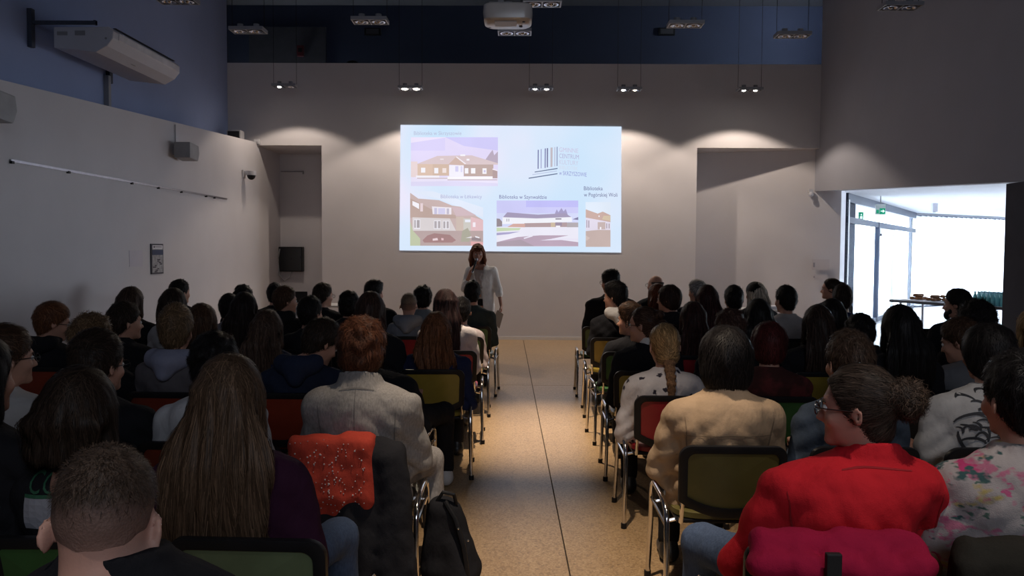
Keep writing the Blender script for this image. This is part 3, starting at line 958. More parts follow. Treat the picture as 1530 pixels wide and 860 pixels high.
photo('library_photo', 'projected photo of a white gabled building in snow', [
    ((196, 196, 250), r4(55, 152, 1012, 470)), ((178, 176, 248), r4(400, 152, 1012, 230)), ((206, 214, 252), c4((55, 300), (1012, 300), (1012, 470), (55, 470))),
    ((240, 238, 250), r4(55, 460, 1012, 690)), ((120, 104, 108), c4((55, 362), (90, 366), (120, 400), (120, 455), (55, 460))), ((190, 214, 158), c4((55, 470), (340, 474), (320, 500), (55, 515))),
    ((140, 130, 178), c4((740, 300), (760, 255), (780, 290), (815, 240), (840, 280), (865, 250), (890, 320), (740, 320))), ((140, 126, 160), c4((130, 348), (180, 290), (540, 318), (860, 300), (930, 346), (520, 362))),
    ((248, 250, 255), c4((125, 348), (520, 362), (935, 346), (940, 402), (520, 418), (120, 428))), ((160, 130, 128), c4((380, 418), (880, 408), (880, 462), (380, 464))), ((206, 150, 130), c4((180, 462), (250, 424), (388, 424), (388, 466))), ((196, 170, 130), r4(690, 410, 740, 462)), ((130, 110, 130), r4(745, 408, 820, 450)),
    ((252, 250, 255), r4(750, 446, 800, 466)), ((70, 60, 80), r4(172, 365, 178, 398)), ((70, 60, 80), r4(195, 365, 201, 398)), ((70, 56, 78), r4(745, 362, 815, 374)), ((160, 150, 150), r4(880, 410, 1012, 465)), ((90, 84, 130), c4((945, 372), (1012, 345), (1012, 380))),
    ((150, 142, 190), c4((55, 530), (330, 515), (200, 545), (55, 560))), ((170, 140, 160), c4((55, 640), (300, 580), (560, 560), (900, 560), (700, 600), (1012, 640), (1012, 688), (55, 688))), ((150, 128, 140), c4((55, 640), (340, 610), (500, 688), (55, 688))),
    ((244, 240, 250), c4((80, 605), (330, 552), (350, 560), (120, 618))), ((240, 236, 250), c4((370, 590), (470, 560), (480, 572), (380, 602))), ((235, 230, 246), c4((560, 620), (780, 590), (1012, 600), (1012, 620), (800, 615)))])
photo('library_photo', 'narrow projected photo of a low house with red roof', [
    ((222, 238, 252), r4(1098, 170, 1390, 330)), ((190, 150, 132), c4((1100, 255), (1240, 305), (1300, 282), (1390, 325), (1390, 410), (1100, 360))), ((206, 180, 140), c4((1310, 330), (1390, 330), (1390, 392), (1290, 372))), ((226, 216, 232), c4((1100, 352), (1390, 405), (1390, 500), (1100, 505))),
    ((186, 160, 150), r4(1240, 405, 1330, 490)), ((140, 124, 140), r4(1108, 380, 1118, 470)), ((140, 124, 140), r4(1130, 385, 1142, 470)), ((150, 134, 140), r4(1340, 420, 1352, 480)), ((150, 134, 140), r4(1368, 422, 1380, 480)),
    ((184, 156, 142), c4((1100, 510), (1260, 495), (1390, 498), (1390, 695), (1100, 695))), ((205, 178, 164), c4((1100, 560), (1150, 590), (1120, 620), (1100, 620))), (wn, r4(1266, 462, 1282, 492)), (wn, r4(1250, 328, 1262, 344))])


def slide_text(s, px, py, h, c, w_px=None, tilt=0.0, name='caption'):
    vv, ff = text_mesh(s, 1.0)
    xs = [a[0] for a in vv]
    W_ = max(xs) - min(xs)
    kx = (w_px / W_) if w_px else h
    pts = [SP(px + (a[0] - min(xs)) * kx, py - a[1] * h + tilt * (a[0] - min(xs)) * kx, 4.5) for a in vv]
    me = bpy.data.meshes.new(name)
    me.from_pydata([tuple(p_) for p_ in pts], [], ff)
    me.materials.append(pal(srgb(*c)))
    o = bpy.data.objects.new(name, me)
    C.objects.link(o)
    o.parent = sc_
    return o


slide_text('Biblioteka w Skrzyszowie', 618.5, 201.5, 8.0, (186, 190, 216), 71)
slide_text('Biblioteka w Łękawicy', 658.5, 296.0, 8.0, (176, 178, 214), 61.5, 0.004)
slide_text('Biblioteka w Szynwałdzie', 746.0, 296.5, 8.0, (120, 120, 168), 71, 0.006)
slide_text('Biblioteka', 872.5, 284.0, 8.4, (108, 108, 150), 28, 0.006)
slide_text('w Pogórskiej Woli', 872.5, 293.5, 8.4, (108, 108, 150), 50, 0.006)
for s, y, h, c, w_ in (('GMINNE', 226.5, 9.6, (205, 198, 226), 28.5), ('CENTRUM', 235.8, 9.6, (182, 180, 214), 29.5), ('KULTURY', 245.0, 9.6, (205, 204, 228), 28.5), ('BIBLIOTEK', 252.3, 7.6, (214, 222, 240), 28), ('w SKRZYSZOWIE', 261.0, 8.8, (152, 156, 214), 41)):
    slide_text(s, 835.5, y, h, c, w_, 0.07, 'logo_lettering')


def l1(*pts): return cv(780, 205, 12.283, pts)


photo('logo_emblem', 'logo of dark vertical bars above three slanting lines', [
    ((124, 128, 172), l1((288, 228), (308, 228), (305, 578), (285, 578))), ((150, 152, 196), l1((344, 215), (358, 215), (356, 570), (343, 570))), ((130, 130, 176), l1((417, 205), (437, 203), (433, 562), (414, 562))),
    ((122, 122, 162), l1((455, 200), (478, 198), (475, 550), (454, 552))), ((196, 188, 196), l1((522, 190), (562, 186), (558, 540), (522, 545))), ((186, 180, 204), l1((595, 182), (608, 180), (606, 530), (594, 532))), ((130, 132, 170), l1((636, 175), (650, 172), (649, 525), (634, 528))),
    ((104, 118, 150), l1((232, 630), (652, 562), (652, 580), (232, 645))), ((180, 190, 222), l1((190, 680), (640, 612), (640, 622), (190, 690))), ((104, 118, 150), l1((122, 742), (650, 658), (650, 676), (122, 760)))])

# ---------------------------------------------------------------- implicit-surface modelling (numpy surface nets)
def smin(a, b, k):
    if k <= 0:
        return np.minimum(a, b)
    h = np.clip(0.5 + 0.5 * (b - a) / k, 0, 1)
    return b + (a - b) * h - k * h * (1 - h)


def cone(X, Y, Z, a, b, ra, rb):
    ax, ay, az = a
    dx, dy, dz = b[0] - ax, b[1] - ay, b[2] - az
    L2 = dx * dx + dy * dy + dz * dz + 1e-12
    px, py, pz = X - ax, Y - ay, Z - az
    t = np.clip((px * dx + py * dy + pz * dz) / L2, 0, 1)
    return np.sqrt((px - t * dx) ** 2 + (py - t * dy) ** 2 + (pz - t * dz) ** 2) - (ra + (rb - ra) * t)


def ell(X, Y, Z, c, r):
    q = np.sqrt(((X - c[0]) / r[0]) ** 2 + ((Y - c[1]) / r[1]) ** 2 + ((Z - c[2]) / r[2]) ** 2)
    return (q - 1) * min(r) * np.where(q > 1, 1.0, 1.0)


class Field:
    def __init__(s, lo, hi, h):
        s.h = h
        s.lo = np.array(lo, float)
        s.n = [int(math.ceil((hi[i] - lo[i]) / h)) + 1 for i in range(3)]
        s.F = np.full(s.n, 0.3, np.float32)
        s.ax = [(s.lo[i] + h * np.arange(s.n[i])).astype(np.float32) for i in range(3)]

    def sl(s, lo, hi):
        out = []
        for i in range(3):
            a = int(max(0, math.floor((lo[i] - s.lo[i]) / s.h)))
            b = int(min(s.n[i], math.ceil((hi[i] - s.lo[i]) / s.h) + 1))
            out.append(slice(a, max(a, b)))
        return tuple(out)

    def grid(s, q):
        return s.ax[0][q[0]][:, None, None], s.ax[1][q[1]][None, :, None], s.ax[2][q[2]][None, None, :]

    def put(s, lo, hi, fn, k=0.02, op='u'):
        q = s.sl(lo, hi)
        X, Y, Z = s.grid(q)
        if 0 in s.F[q].shape:
            return
        v = fn(X, Y, Z)
        s.F[q] = smin(s.F[q], v, k) if op == 'u' else np.maximum(s.F[q], -v)

    def cone(s, a, b, ra, rb, k=0.02, op='u'):
        m = max(ra, rb) + k + 2 * s.h
        lo = [min(a[i], b[i]) - m for i in range(3)]
        hi = [max(a[i], b[i]) + m for i in range(3)]
        s.put(lo, hi, lambda X, Y, Z: cone(X, Y, Z, a, b, ra, rb), k, op)

    def ell(s, c, r, k=0.02, op='u'):
        m = k + 2 * s.h + 0.3 * max(r)
        s.put([c[i] - r[i] - m for i in range(3)], [c[i] + r[i] + m for i in range(3)], lambda X, Y, Z: ell(X, Y, Z, c, r), k, op)

    def mesh(s, smooth=1):
        F = s.F
        S = F < 0
        if not S.any():
            return np.zeros((0, 3)), np.zeros((0, 4), int)
        n = F.shape
        c = sum(S[i:n[0] - 1 + i, j:n[1] - 1 + j, k:n[2] - 1 + k].astype(np.int8) for i in (0, 1) for j in (0, 1) for k in (0, 1))
        act = np.argwhere((c > 0) & (c < 8))
        idx = np.full((n[0] - 1, n[1] - 1, n[2] - 1), -1, np.int32)
        idx[tuple(act.T)] = np.arange(len(act))
        corner = {}
        for i in (0, 1):
            for j in (0, 1):
                for k in (0, 1):
                    corner[i, j, k] = F[act[:, 0] + i, act[:, 1] + j, act[:, 2] + k]
        acc = np.zeros((len(act), 3))
        cnt = np.zeros(len(act))
        for p_ in corner:
            for ax in range(3):
                if p_[ax] == 0:
                    q_ = list(p_); q_[ax] = 1
                    a, b = corner[p_], corner[tuple(q_)]
                    m = (a < 0) != (b < 0)
                    t = np.where(m, a / np.where(m, a - b, 1), 0)
                    pos = np.array(p_, float)[None].repeat(len(act), 0)
                    pos[:, ax] = t
                    acc += pos * m[:, None]
                    cnt += m
        V = act + acc / cnt[:, None]
        quads = []
        for ax in range(3):
            u, w = (ax + 1) % 3, (ax + 2) % 3
            A = S.take(range(0, n[ax] - 1), ax)
            B = S.take(range(1, n[ax]), ax)
            e = np.argwhere(A != B)
            e = e[(e[:, u] > 0) & (e[:, w] > 0) & (e[:, u] < n[u] - 1) & (e[:, w] < n[w] - 1)]
            fl = A[tuple(e.T)]
            du, dw = np.zeros(3, int), np.zeros(3, int)
            du[u] = 1; dw[w] = 1
            q_ = np.stack([idx[tuple((e - du - dw).T)], idx[tuple((e - dw).T)], idx[tuple(e.T)], idx[tuple((e - du).T)]], 1)
            q_[~fl] = q_[~fl][:, ::-1]
            quads.append(q_)
        Q = np.concatenate(quads)
        Q = Q[(Q >= 0).all(1)]
        V = s.lo + V * s.h
        for _ in range(smooth):
            nb = np.zeros_like(V); ct = np.zeros(len(V))
            for a, b in ((0, 1), (1, 2), (2, 3), (3, 0)):
                np.add.at(nb, Q[:, a], V[Q[:, b]]); np.add.at(ct, Q[:, a], 1)
                np.add.at(nb, Q[:, b], V[Q[:, a]]); np.add.at(ct, Q[:, b], 1)
            ok = ct > 0
            V[ok] = 0.45 * V[ok] + 0.55 * nb[ok] / ct[ok][:, None]
        return V, Q


def np_mesh(name, V, Q, mats, mi=None):
    me = bpy.data.meshes.new(name)
    me.vertices.add(len(V))
    me.vertices.foreach_set('co', np.asarray(V, np.float32).ravel())
    nq = len(Q)
    me.loops.add(nq * 4)
    me.loops.foreach_set('vertex_index', np.asarray(Q, np.int32).ravel())
    me.polygons.add(nq)
    me.polygons.foreach_set('loop_start', np.arange(0, nq * 4, 4, dtype=np.int32))
    me.polygons.foreach_set('loop_total', np.full(nq, 4, np.int32))
    for m in (mats if isinstance(mats, (list, tuple)) else [mats]):
        me.materials.append(m)
    if mi is not None:
        me.polygons.foreach_set('material_index', np.asarray(mi, np.int32))
    me.update(calc_edges=True)
    me.polygons.foreach_set('use_smooth', np.ones(nq, bool))
    return me


def link(name, me, parent=None):
    o = bpy.data.objects.new(name, me)
    C.objects.link(o)
    if parent:
        o.parent = parent
    return o


def n3(X, Y, Z, f, ph=0.0):
    return (np.sin(X * f + ph + 1.7 * np.sin(Y * f * 0.7 + ph)) + np.sin(Y * f * 1.1 + 2.1 * ph + 1.3 * np.sin(Z * f * 0.8)) + np.sin(Z * f * 0.9 + ph * 0.7 + 1.5 * np.sin(X * f * 0.6))) / 3


# ---------------------------------------------------------------- hair colours, skin
BLK, DBR, BRN, LBR = (0.012, 0.010, 0.010), (0.028, 0.018, 0.013), (0.065, 0.034, 0.020), (0.14, 0.085, 0.045)
BLO, AUB, RED, GRY, MAR = (0.36, 0.22, 0.10), (0.16, 0.055, 0.022), (0.12, 0.035, 0.016), (0.26, 0.25, 0.24), (0.07, 0.014, 0.014)
SKIN = (0.50, 0.27, 0.19)
K = (0.011, 0.011, 0.013)          # black cloth
denim = cloth((0.07, 0.10, 0.17), 'weave')
trous_black = cloth((0.015, 0.015, 0.018))
trous_grey = cloth((0.30, 0.28, 0.27), 'weave')
shoe_white = plain('sneaker_white', (0.55, 0.53, 0.52), 0.6)
shoe_black = plain('shoe_black', (0.015, 0.015, 0.016), 0.4)
eye_white = plain('eye_white', (0.6, 0.58, 0.56), 0.25)
eye_dark = plain('eye_iris', (0.03, 0.02, 0.015), 0.2)
lipm = plain('lip_skin', (0.36, 0.13, 0.11), 0.5)
glass_rim = plain('glasses_rim', (0.015, 0.012, 0.012), 0.3)


def head_sdf(x, y, z, neck=0.054, female=False):
    f = ell(x, y, z, (0, -0.012, 0.026), (0.0775, 0.099, 0.092))
    f = smin(f, ell(x, y, z, (0, 0.028, -0.042), (0.058, 0.060, 0.078)), 0.03)
    f = smin(f, ell(x, y, z, (0, 0.076, -0.100), (0.020, 0.018, 0.018)), 0.025)                      # chin
    f = smin(f, cone(x, y, z, (-0.032, 0.078, 0.026), (0.032, 0.078, 0.026), 0.010, 0.010), 0.018)     # brow
    for s in (-1, 1):
        f = np.maximum(f, -(ell(x, y, z, (s * 0.032, 0.100, 0.002), (0.017, 0.016, 0.012)) + 0.0))      # eye socket
        f = smin(f, ell(x, y, z, (s * 0.046, 0.060, -0.030), (0.02, 0.02, 0.02)), 0.02)                # cheek
    f = smin(f, cone(x, y, z, (0, 0.086, 0.008), (0, 0.108, -0.034), 0.007, 0.0115), 0.010)           # nose
    f = smin(f, cone(x, y, z, (-0.012, 0.094, -0.038), (0.012, 0.094, -0.038), 0.008, 0.008), 0.008)
    f = smin(f, cone(x, y, z, (-0.016, 0.082, -0.064), (0.016, 0.082, -0.064), 0.0075, 0.0075), 0.008)  # lips
    f = smin(f, cone(x, y, z, (-0.014, 0.081, -0.076), (0.014, 0.081, -0.076), 0.0075, 0.0075), 0.007)
    for s in (-1, 1):
        xr = x * 1.0 - s * 0.083
        e = ell(xr - s * 0.50 * (-(y + 0.010)), y, z - 0.15 * (y + 0.016), (0, -0.016, -0.010), (0.0085, 0.019, 0.031))
        e = np.maximum(e, -ell(xr, y, z, (s * 0.012, -0.012, -0.007), (0.008, 0.010, 0.017)))
        f = smin(f, e, 0.008)
    f = smin(f, cone(x, y, z, (0, -0.026, -0.06), (0, -0.042, -0.15), neck - 0.002, neck), 0.03)
    return f


def cap_sdf(x, y, z, style, seed):
    """hair on the head itself, in head coordinates"""
    ph = seed * 1.3
    def ellp(t_side, t_top, t_back, dz=0.004):
        return ell(x, y, z, (0, -0.014 - t_back * 0.4, 0.028 + dz), (0.0775 + t_side, 0.098 + t_back * 0.7 + 0.004, 0.091 + t_top))
    if style in ('short', 'side', 'spiky'):
        f0 = ell(x, y, z, (0, -0.050, -0.050), (0.062, 0.052, 0.055))
        line = (z + 0.020) - 0.95 * (y + 0.006)                         # hairline plane from forehead to nape
        fade = np.clip(line / 0.07, 0.0, 1)
        f = smin(ellp(0.006, 0.020, 0.010) - 0.010 * fade, f0, 0.03)
        if style == 'spiky':
            f = f - 0.008 * n3(x, y, z * 0.6, 120, ph) * fade
        elif style == 'side':
            f = f - 0.012 * np.clip((z - 0.05) / 0.06, 0, 1) * (0.6 + 0.6 * np.sin(x * 28 + ph)) - 0.003 * n3(x, y, z, 170, ph)
        else:
            f = f - 0.004 * n3(x, y, z, 130, ph) * fade
        f = np.maximum(f, -(line - 0.0) * 0.72)
        return f
    if style == 'buzz':
        line = (z + 0.045) - 0.85 * (y + 0.02)
        f = ellp(0.002, 0.010, 0.003) - 0.004 * np.clip((z - 0.03) / 0.06, 0, 1) - 0.0015 * n3(x, y, z, 160, ph)
        return np.maximum(f, -line * 0.75)
    if style in ('bowl', 'mop'):
        f = ellp(0.022, 0.026, 0.022, 0.0) - (0.004 if style == 'bowl' else 0.010) * n3(x, y, z * (0.4 if style == 'bowl' else 1), 95, ph)
        f = smin(f, ell(x, y, z, (0, -0.045, -0.045), (0.084, 0.076, 0.066)), 0.03)
        face = np.maximum(y - 0.052 - 0.12 * np.clip(z, 0, 1), -(z - 0.075) * 1.0 + 0.0)
        f = np.maximum(f, np.minimum(y - 0.055, 0.062 - z))            # clear the face
        low = -0.098 + 0.62 * np.clip(y + 0.05, -0.03, 0.2)
        return np.maximum(f, (low - z) * 0.9)
    if style == 'bald':
        f = ellp(0.004, -0.02, 0.006)
        f = np.maximum(f, np.maximum(z - 0.045, (y - 0.0)))
        return np.maximum(f, -(z + 0.055))
    if style == 'curly':
        f = ellp(0.045, 0.042, 0.042, 0.006) - 0.010 * n3(x, y, z, 85, ph) - 0.007 * n3(x, y, z, 150, ph + 2)
        f = np.maximum(f, np.minimum(y - 0.045, 0.065 - z))
        low = -0.065 + 0.8 * np.clip(y + 0.02, -0.02, 0.2)
        return np.maximum(f, (low - z) * 0.8)
    if style == 'bob':
        f = ellp(0.035, 0.035, 0.04, 0.0) - 0.006 * n3(x, y, z * 0.5, 70, ph)
        f = smin(f, ell(x, y, z, (0, -0.045, -0.055), (0.108, 0.085, 0.095)), 0.03)
        f = np.maximum(f, np.minimum(y - 0.04, 0.062 - z))
        return np.maximum(f, (-0.125 + 0.3 * (y + 0.05) - z) * 0.9)
    # drawn-back or long styles: close to the skull
    t = 0.014 if style in ('long', 'wavy') else 0.006
    f = ellp(t, t + 0.006, t) - 0.0025 * n3(x, y, z, 110, ph)
    front = np.minimum(y - 0.035 - 0.55 * np.clip(z - 0.01, -0.03, 0.2), 0.075 - z + 0.0 * y)
    f = np.maximum(f, front)
    line = (z + 0.09) - 0.95 * np.clip(y + 0.04, 0, 1)
    if style not in ('long', 'wavy'):
        f = smin(f, ell(x, y, z, (0, -0.055, -0.055), (0.058, 0.048, 0.055)), 0.02)
        f = np.maximum(f, -(z + 0.095 - 1.05 * np.clip(y + 0.05, -0.04, 0.2)) * 0.85)
    else:
        f = np.maximum(f, -line)
    return f


def make_glasses(parent, M):
    q = MB()
    for s in (-1, 1):
        pts = [(s * 0.033 + 0.024 * math.cos(a), 0.107, 0.000 + 0.019 * math.sin(a)) for a in [2 * math.pi * i / 14 for i in range(15)]]
        q.tube(pts, 0.0022, 5)
        q.tube([(s * 0.057, 0.105, 0.006), (s * 0.078, 0.07, 0.006), (s * 0.083, -0.005, 0.004), (s * 0.081, -0.03, -0.012)], 0.0022, 5)
    q.tube([(-0.009, 0.109, 0.004), (0.009, 0.109, 0.004)], 0.0022, 5)
    q.xf(M)
    return q.build('glasses', glass_rim, parent, True)


EYE = None


def make_eyes(parent, M):
    global EYE
    if EYE is None:
        q = MB().ball((0, 0, 0), 0.0115, 12, 8, 0)
        q.ball((0, 0.0068, 0), (0.0055, 0.0052, 0.0055), 10, 6, 1)
        o = q.build('eye', [eye_white, eye_dark], None, True)
        EYE = o.data
        bpy.data.objects.remove(o)
    for s in (-1, 1):
        o = link('eye', EYE, parent)
        o.matrix_local = M @ Matrix.Translation((s * 0.032, 0.080, 0.002))


def brows(parent, M, col):
    for s in (-1, 1):
        q = MB()
        q.tube([(s * 0.016, 0.0905, 0.021), (s * 0.032, 0.089, 0.026), (s * 0.05, 0.078, 0.021)], [0.003, 0.004, 0.002], 6)
        q.xf(M).build('eyebrow', hairmat(col), parent, True)


TR_CACHE = {}


def legs_meshes(key, kn, ft, big):
    """trousers and shoes for a seated figure; kn / ft: knee and foot positions of both legs"""
    k = (key, tuple(kn), tuple(ft), big)
    if k in TR_CACHE:
        return TR_CACHE[k]
    F = Field((-0.62, -0.28, 0.0), (0.62, 0.85, 0.78), 0.02)
    F.ell((0, -0.01, 0.56), (0.17 * big, 0.135, 0.10), 0.03)
    for s, a, b in ((-1, kn[0], ft[0]), (1, kn[1], ft[1])):
        F.cone((s * 0.085, 0.02, 0.555), a, 0.088 * big, 0.066, 0.05)
        F.cone(a, (b[0], b[1], 0.12), 0.064, 0.056, 0.03)
    F.F = F.F + 0.004 * n3(*[q for q in F.grid((slice(None),) * 3)], 38, 1.0).astype(np.float32)
    X, Y, Z = F.grid((slice(None),) * 3)
    F.F = np.maximum(F.F, np.maximum(Z - 0.66, 0.085 - Z)).astype(np.float32)
    tv = F.mesh()
    sh = []
    for b in ft:
        G = Field((b[0] - 0.09, b[1] - 0.13, -0.01), (b[0] + 0.09, b[1] + 0.25, 0.17), 0.012)
        G.cone((b[0], b[1] - 0.03, 0.05), (b[0], b[1] + 0.14, 0.038), 0.046, 0.040, 0.03)
        G.cone((b[0], b[1] - 0.01, 0.06), (b[0], b[1] - 0.01, 0.12), 0.046, 0.044, 0.03)
        X, Y, Z = G.grid((slice(None),) * 3)
        G.F = np.maximum(G.F, 0.004 - Z + 0 * X + 0 * Y).astype(np.float32)
        sh.append(G.mesh())
    TR_CACHE[k] = (tv, sh)
    return TR_CACHE[k]


def hand(F, w, fwd, up, side, k=0.006, curl=0.5, s=1.0):
    """palm, four fingers and a thumb, from the wrist w; fwd: along the fingers, up: back of the hand, side: towards the thumb"""
    w, fwd, up, side = Vector(w), Vector(fwd).normalized(), Vector(up).normalized(), Vector(side).normalized()
    kn = w + fwd * 0.085 * s
    for i in range(4):
        o = side * (0.030 - 0.020 * i) * s
        F.cone(w + o * 0.6, kn + o, 0.014 * s, 0.0115 * s, 0.012)
    for i, L in enumerate((0.068, 0.078, 0.072, 0.056)):
        p0 = kn + side * (0.031 - 0.0205 * i) * s
        a = curl
        d = fwd
        r0 = 0.0092 * s
        for j, fr in enumerate((0.45, 0.32, 0.26)):
            d = (d * math.cos(a) - up * math.sin(a)).normalized() if j == 0 else (d * math.cos(a * 1.2) - (up * 0.4 + fwd * 0.9) * math.sin(a * 1.2)).normalized()
            p1 = p0 + d * L * fr * s
            F.cone(p0, p1, r0, r0 * 0.92, 0.003)
            p0, r0 = p1, r0 * 0.92
    t0 = w + side * 0.022 * s + fwd * 0.02 * s
    t1 = t0 + (side * 0.7 + fwd * 0.6 - up * 0.25) * 0.036 * s
    t2 = t1 + (side * 0.15 + fwd * 0.9 - up * 0.4).normalized() * 0.034 * s
    t3 = t2 + (-side * 0.15 + fwd * 0.9 - up * 0.5).normalized() * 0.026 * s
    F.cone(t0, t1, 0.014 * s, 0.0115 * s, 0.008)
    F.cone(t1, t2, 0.0112 * s, 0.0100 * s, 0.004)
    F.cone(t2, t3, 0.0100 * s, 0.0085 * s, 0.003)


def torso_fn(zn, lean, b, depth, grow, seat=0.46, sx=0.0):
    us = np.array([0.0, 0.1, 0.3, 0.5, 0.68, 0.80, 0.88, 0.94, 0.98, 1.04])
    wd = np.array([0.168, 0.178, 0.166, 0.160, 0.174, 0.186, 0.178, 0.135, 0.085, 0.055]) * np.array([b] * 7 + [b * 0.98, b * 0.9, 1.0])
    dp = np.array([0.120, 0.126, 0.116, 0.116, 0.124, 0.118, 0.104, 0.086, 0.066, 0.056]) * np.array([depth] * 7 + [depth * 0.95, 0.95, 1.0])

    def fn(X, Y, Z):
        u = (Z - seat) / (zn - seat)
        w = np.interp(u, us, wd) + grow
        d = np.interp(u, us, dp) + grow
        uc = np.clip(u, 0, 1.05)
        cy = -0.05 * np.sin(np.pi * np.clip(uc, 0, 1) * 0.9) + lean * uc ** 1.5
        q = np.sqrt((np.abs(X - sx * np.clip(uc, 0, 1) ** 2) / w) ** 2.0 + (np.abs(Y - cy) / d) ** 2.0)
        return np.maximum((q - 1) * np.minimum(w, d) * 0.9, np.maximum(seat - 0.02 - Z, (Z - zn - 0.03)) * 0.8)
    return fn


NPER = [0]


def person(label, px, py, d, chair_y, yaw=0, pitch=0, roll=0, hair='short', hc=DBR, top=K, pat=None, b=1.0, depth=1.0, sleeve='long', neckw=0.054,
           bx=0, twist=0, glasses=False, face=False, collar=None, hood=None, L=0.42, hw=1.0, arms='lap', skin=SKIN, hs=1.0, kn=None, ft=None, trous=None,
           shoes=None, zup=0.0, name='person', build_hair_top=True, slump=0.0, hem=None, vox=None):
    NPER[0] += 1
    seed = NPER[0]
    rng = random.Random(seed)
    top_w = P(px, py, d)
    hx, zt = top_w.x, top_w.z
    # hair adds to the height
    ht = {'buzz': 0.008, 'bald': 0.0, 'long': 0.020, 'wavy': 0.022, 'curly': 0.045, 'bob': 0.035, 'bowl': 0.026, 'mop': 0.03, 'short': 0.026, 'side': 0.032, 'spiky': 0.032}.get(hair, 0.014)
    zt -= ht * hs
    Rh = Matrix.Rotation(R(yaw), 3, 'Z') @ Matrix.Rotation(R(-pitch), 3, 'X') @ Matrix.Rotation(R(roll), 3, 'Y')
    root_y = chair_y - 0.02
    # head centre: the pivot sits at the base of the neck
    up_off = Rh @ Vector((0, 0.045, 0.20)) * hs                      # pivot -> eye-level centre
    hc_z = zt - (0.118 * hs * max(0.75, math.cos(R(pitch))))
    pivot_z = hc_z - up_off.z
    zn = pivot_z + 0.072 + zup                                              # base of the neck (C7)
    lean = d - root_y - up_off.y + 0.03
    lean = max(-0.09, min(0.34, lean))
    bxw = P(px + bx, py, d).x if bx else hx
    pivot = Vector((hx - up_off.x - bxw, d - up_off.y - root_y, pivot_z))
    sx = pivot.x
    Hc = pivot + up_off
    root = thing(name, label, 'person', (bxw, root_y, 0), 0, 'people in the audience')
    near = d < 4.0
    h = vox or (0.0085 if d < 2.0 else 0.0095 if d < 4.2 else 0.012 if d < 6.2 else 0.014)
    sk = skinmat(skin)
    iR = np.array(Rh.transposed())

    def local(X, Y, Z):
        dx, dy, dz = (X - Hc.x) / hs, (Y - Hc.y) / hs, (Z - Hc.z) / hs
        return (iR[0, 0] * dx + iR[0, 1] * dy + iR[0, 2] * dz, iR[1, 0] * dx + iR[1, 1] * dy + iR[1, 2] * dz, iR[2, 0] * dx + iR[2, 1] * dy + iR[2, 2] * dz)

    # ---- arms
    Wd = 0.188 * b
    zs = zn - 0.125
    shy = lean * 0.85 - 0.02
    if arms == 'lap':
        el = [(-Wd - 0.045, shy + 0.02, zs - 0.27), (Wd + 0.045, shy + 0.02, zs - 0.27)]
        wr_ = [(-0.10, 0.30, 0.655), (0.10, 0.30, 0.655)]
    elif arms == 'cross':
        el = [(-Wd - 0.085, shy + 0.07, zs - 0.25), (Wd + 0.085, shy + 0.07, zs - 0.25)]
        wr_ = [(0.07, shy + 0.27, zs - 0.235), (-0.07, shy + 0.24, zs - 0.26)]
    elif arms == 'knee':
        el = [(-Wd - 0.05, shy + 0.10, zs - 0.25), (Wd + 0.05, shy + 0.10, zs - 0.25)]
        wr_ = [(-0.12, 0.40, 0.65), (0.12, 0.40, 0.65)]
    shd = [(-Wd + sx * 0.7, shy, zs), (Wd + sx * 0.7, shy, zs)]
    el = [(e_[0] + sx * 0.5, e_[1], e_[2]) for e_ in el]
    # ---- body: head, neck, torso, arms and hands in one surface
    lo = (-0.40 * b - 0.05, -0.32, 0.46)
    hi = (0.40 * b + 0.05, 0.62, Hc.z + 0.16 * hs)
    F = Field(lo, hi, h)
    tf = torso_fn(zn, lean, b * 0.92, depth * 0.9, -0.012, sx=sx)
    F.put((lo[0], -0.32, 0.46), (hi[0], 0.5, zn + 0.06), tf, 0.0)
    for i in (0, 1):
        F.cone(shd[i], el[i], 0.046 * b, 0.036, 0.03)
        F.cone(el[i], wr_[i], 0.036, 0.024, 0.015)
        s = -1 if i == 0 else 1
        fw = (Vector(wr_[i]) - Vector(el[i])).normalized()
        hand(F, wr_[i], (fw + Vector((0, 0.5, -0.2))), (0, 0.1, 1), (-s, 0.2, 0))
    m = 0.17 * hs
    F.put((Hc.x - m, Hc.y - m, Hc.z - 0.26 * hs), (Hc.x + m, Hc.y + m, Hc.z + m),
          lambda X, Y, Z: head_sdf(*local(X, Y, Z), neck=neckw) * hs, 0.02)
    F.cone((pivot.x, pivot.y - 0.02, pivot.z), (sx * 0.9, lean - 0.03, zn - 0.06), neckw + 0.002, neckw + 0.015, 0.03)
    V, Q = F.mesh()
    Mh = Matrix.Translation(Hc) @ (Rh * hs).to_4x4()
    mi = None
    if face:
        cen = V[Q].mean(1)
        lx, ly, lz = local(cen[:, 0], cen[:, 1], cen[:, 2])
        mi = ((np.abs(lx) < 0.023) & (ly > 0.072) & (lz < -0.060) & (lz > -0.080)).astype(int)
    bo = link('body', np_mesh('body', V, Q, [sk, lipm], mi), root)
    if face:
        make_eyes(root, Mh)
        brows(root, Mh, hc)
    if glasses:
        make_glasses(root, Mh)
    # ---- garment
    hg = max(h * 1.15, 0.012)
    G = Field((-0.46 * b - 0.05, -0.40, 0.45), (0.46 * b + 0.05, 0.62, zn + 0.12), hg)
    gr = 0.014 if sleeve != 'jacket' else 0.022
    tg = torso_fn(zn, lean, b, depth, gr, sx=sx)
    G.put((-0.5, -0.4, 0.45), (0.5, 0.6, zn + 0.08), tg, 0.0)
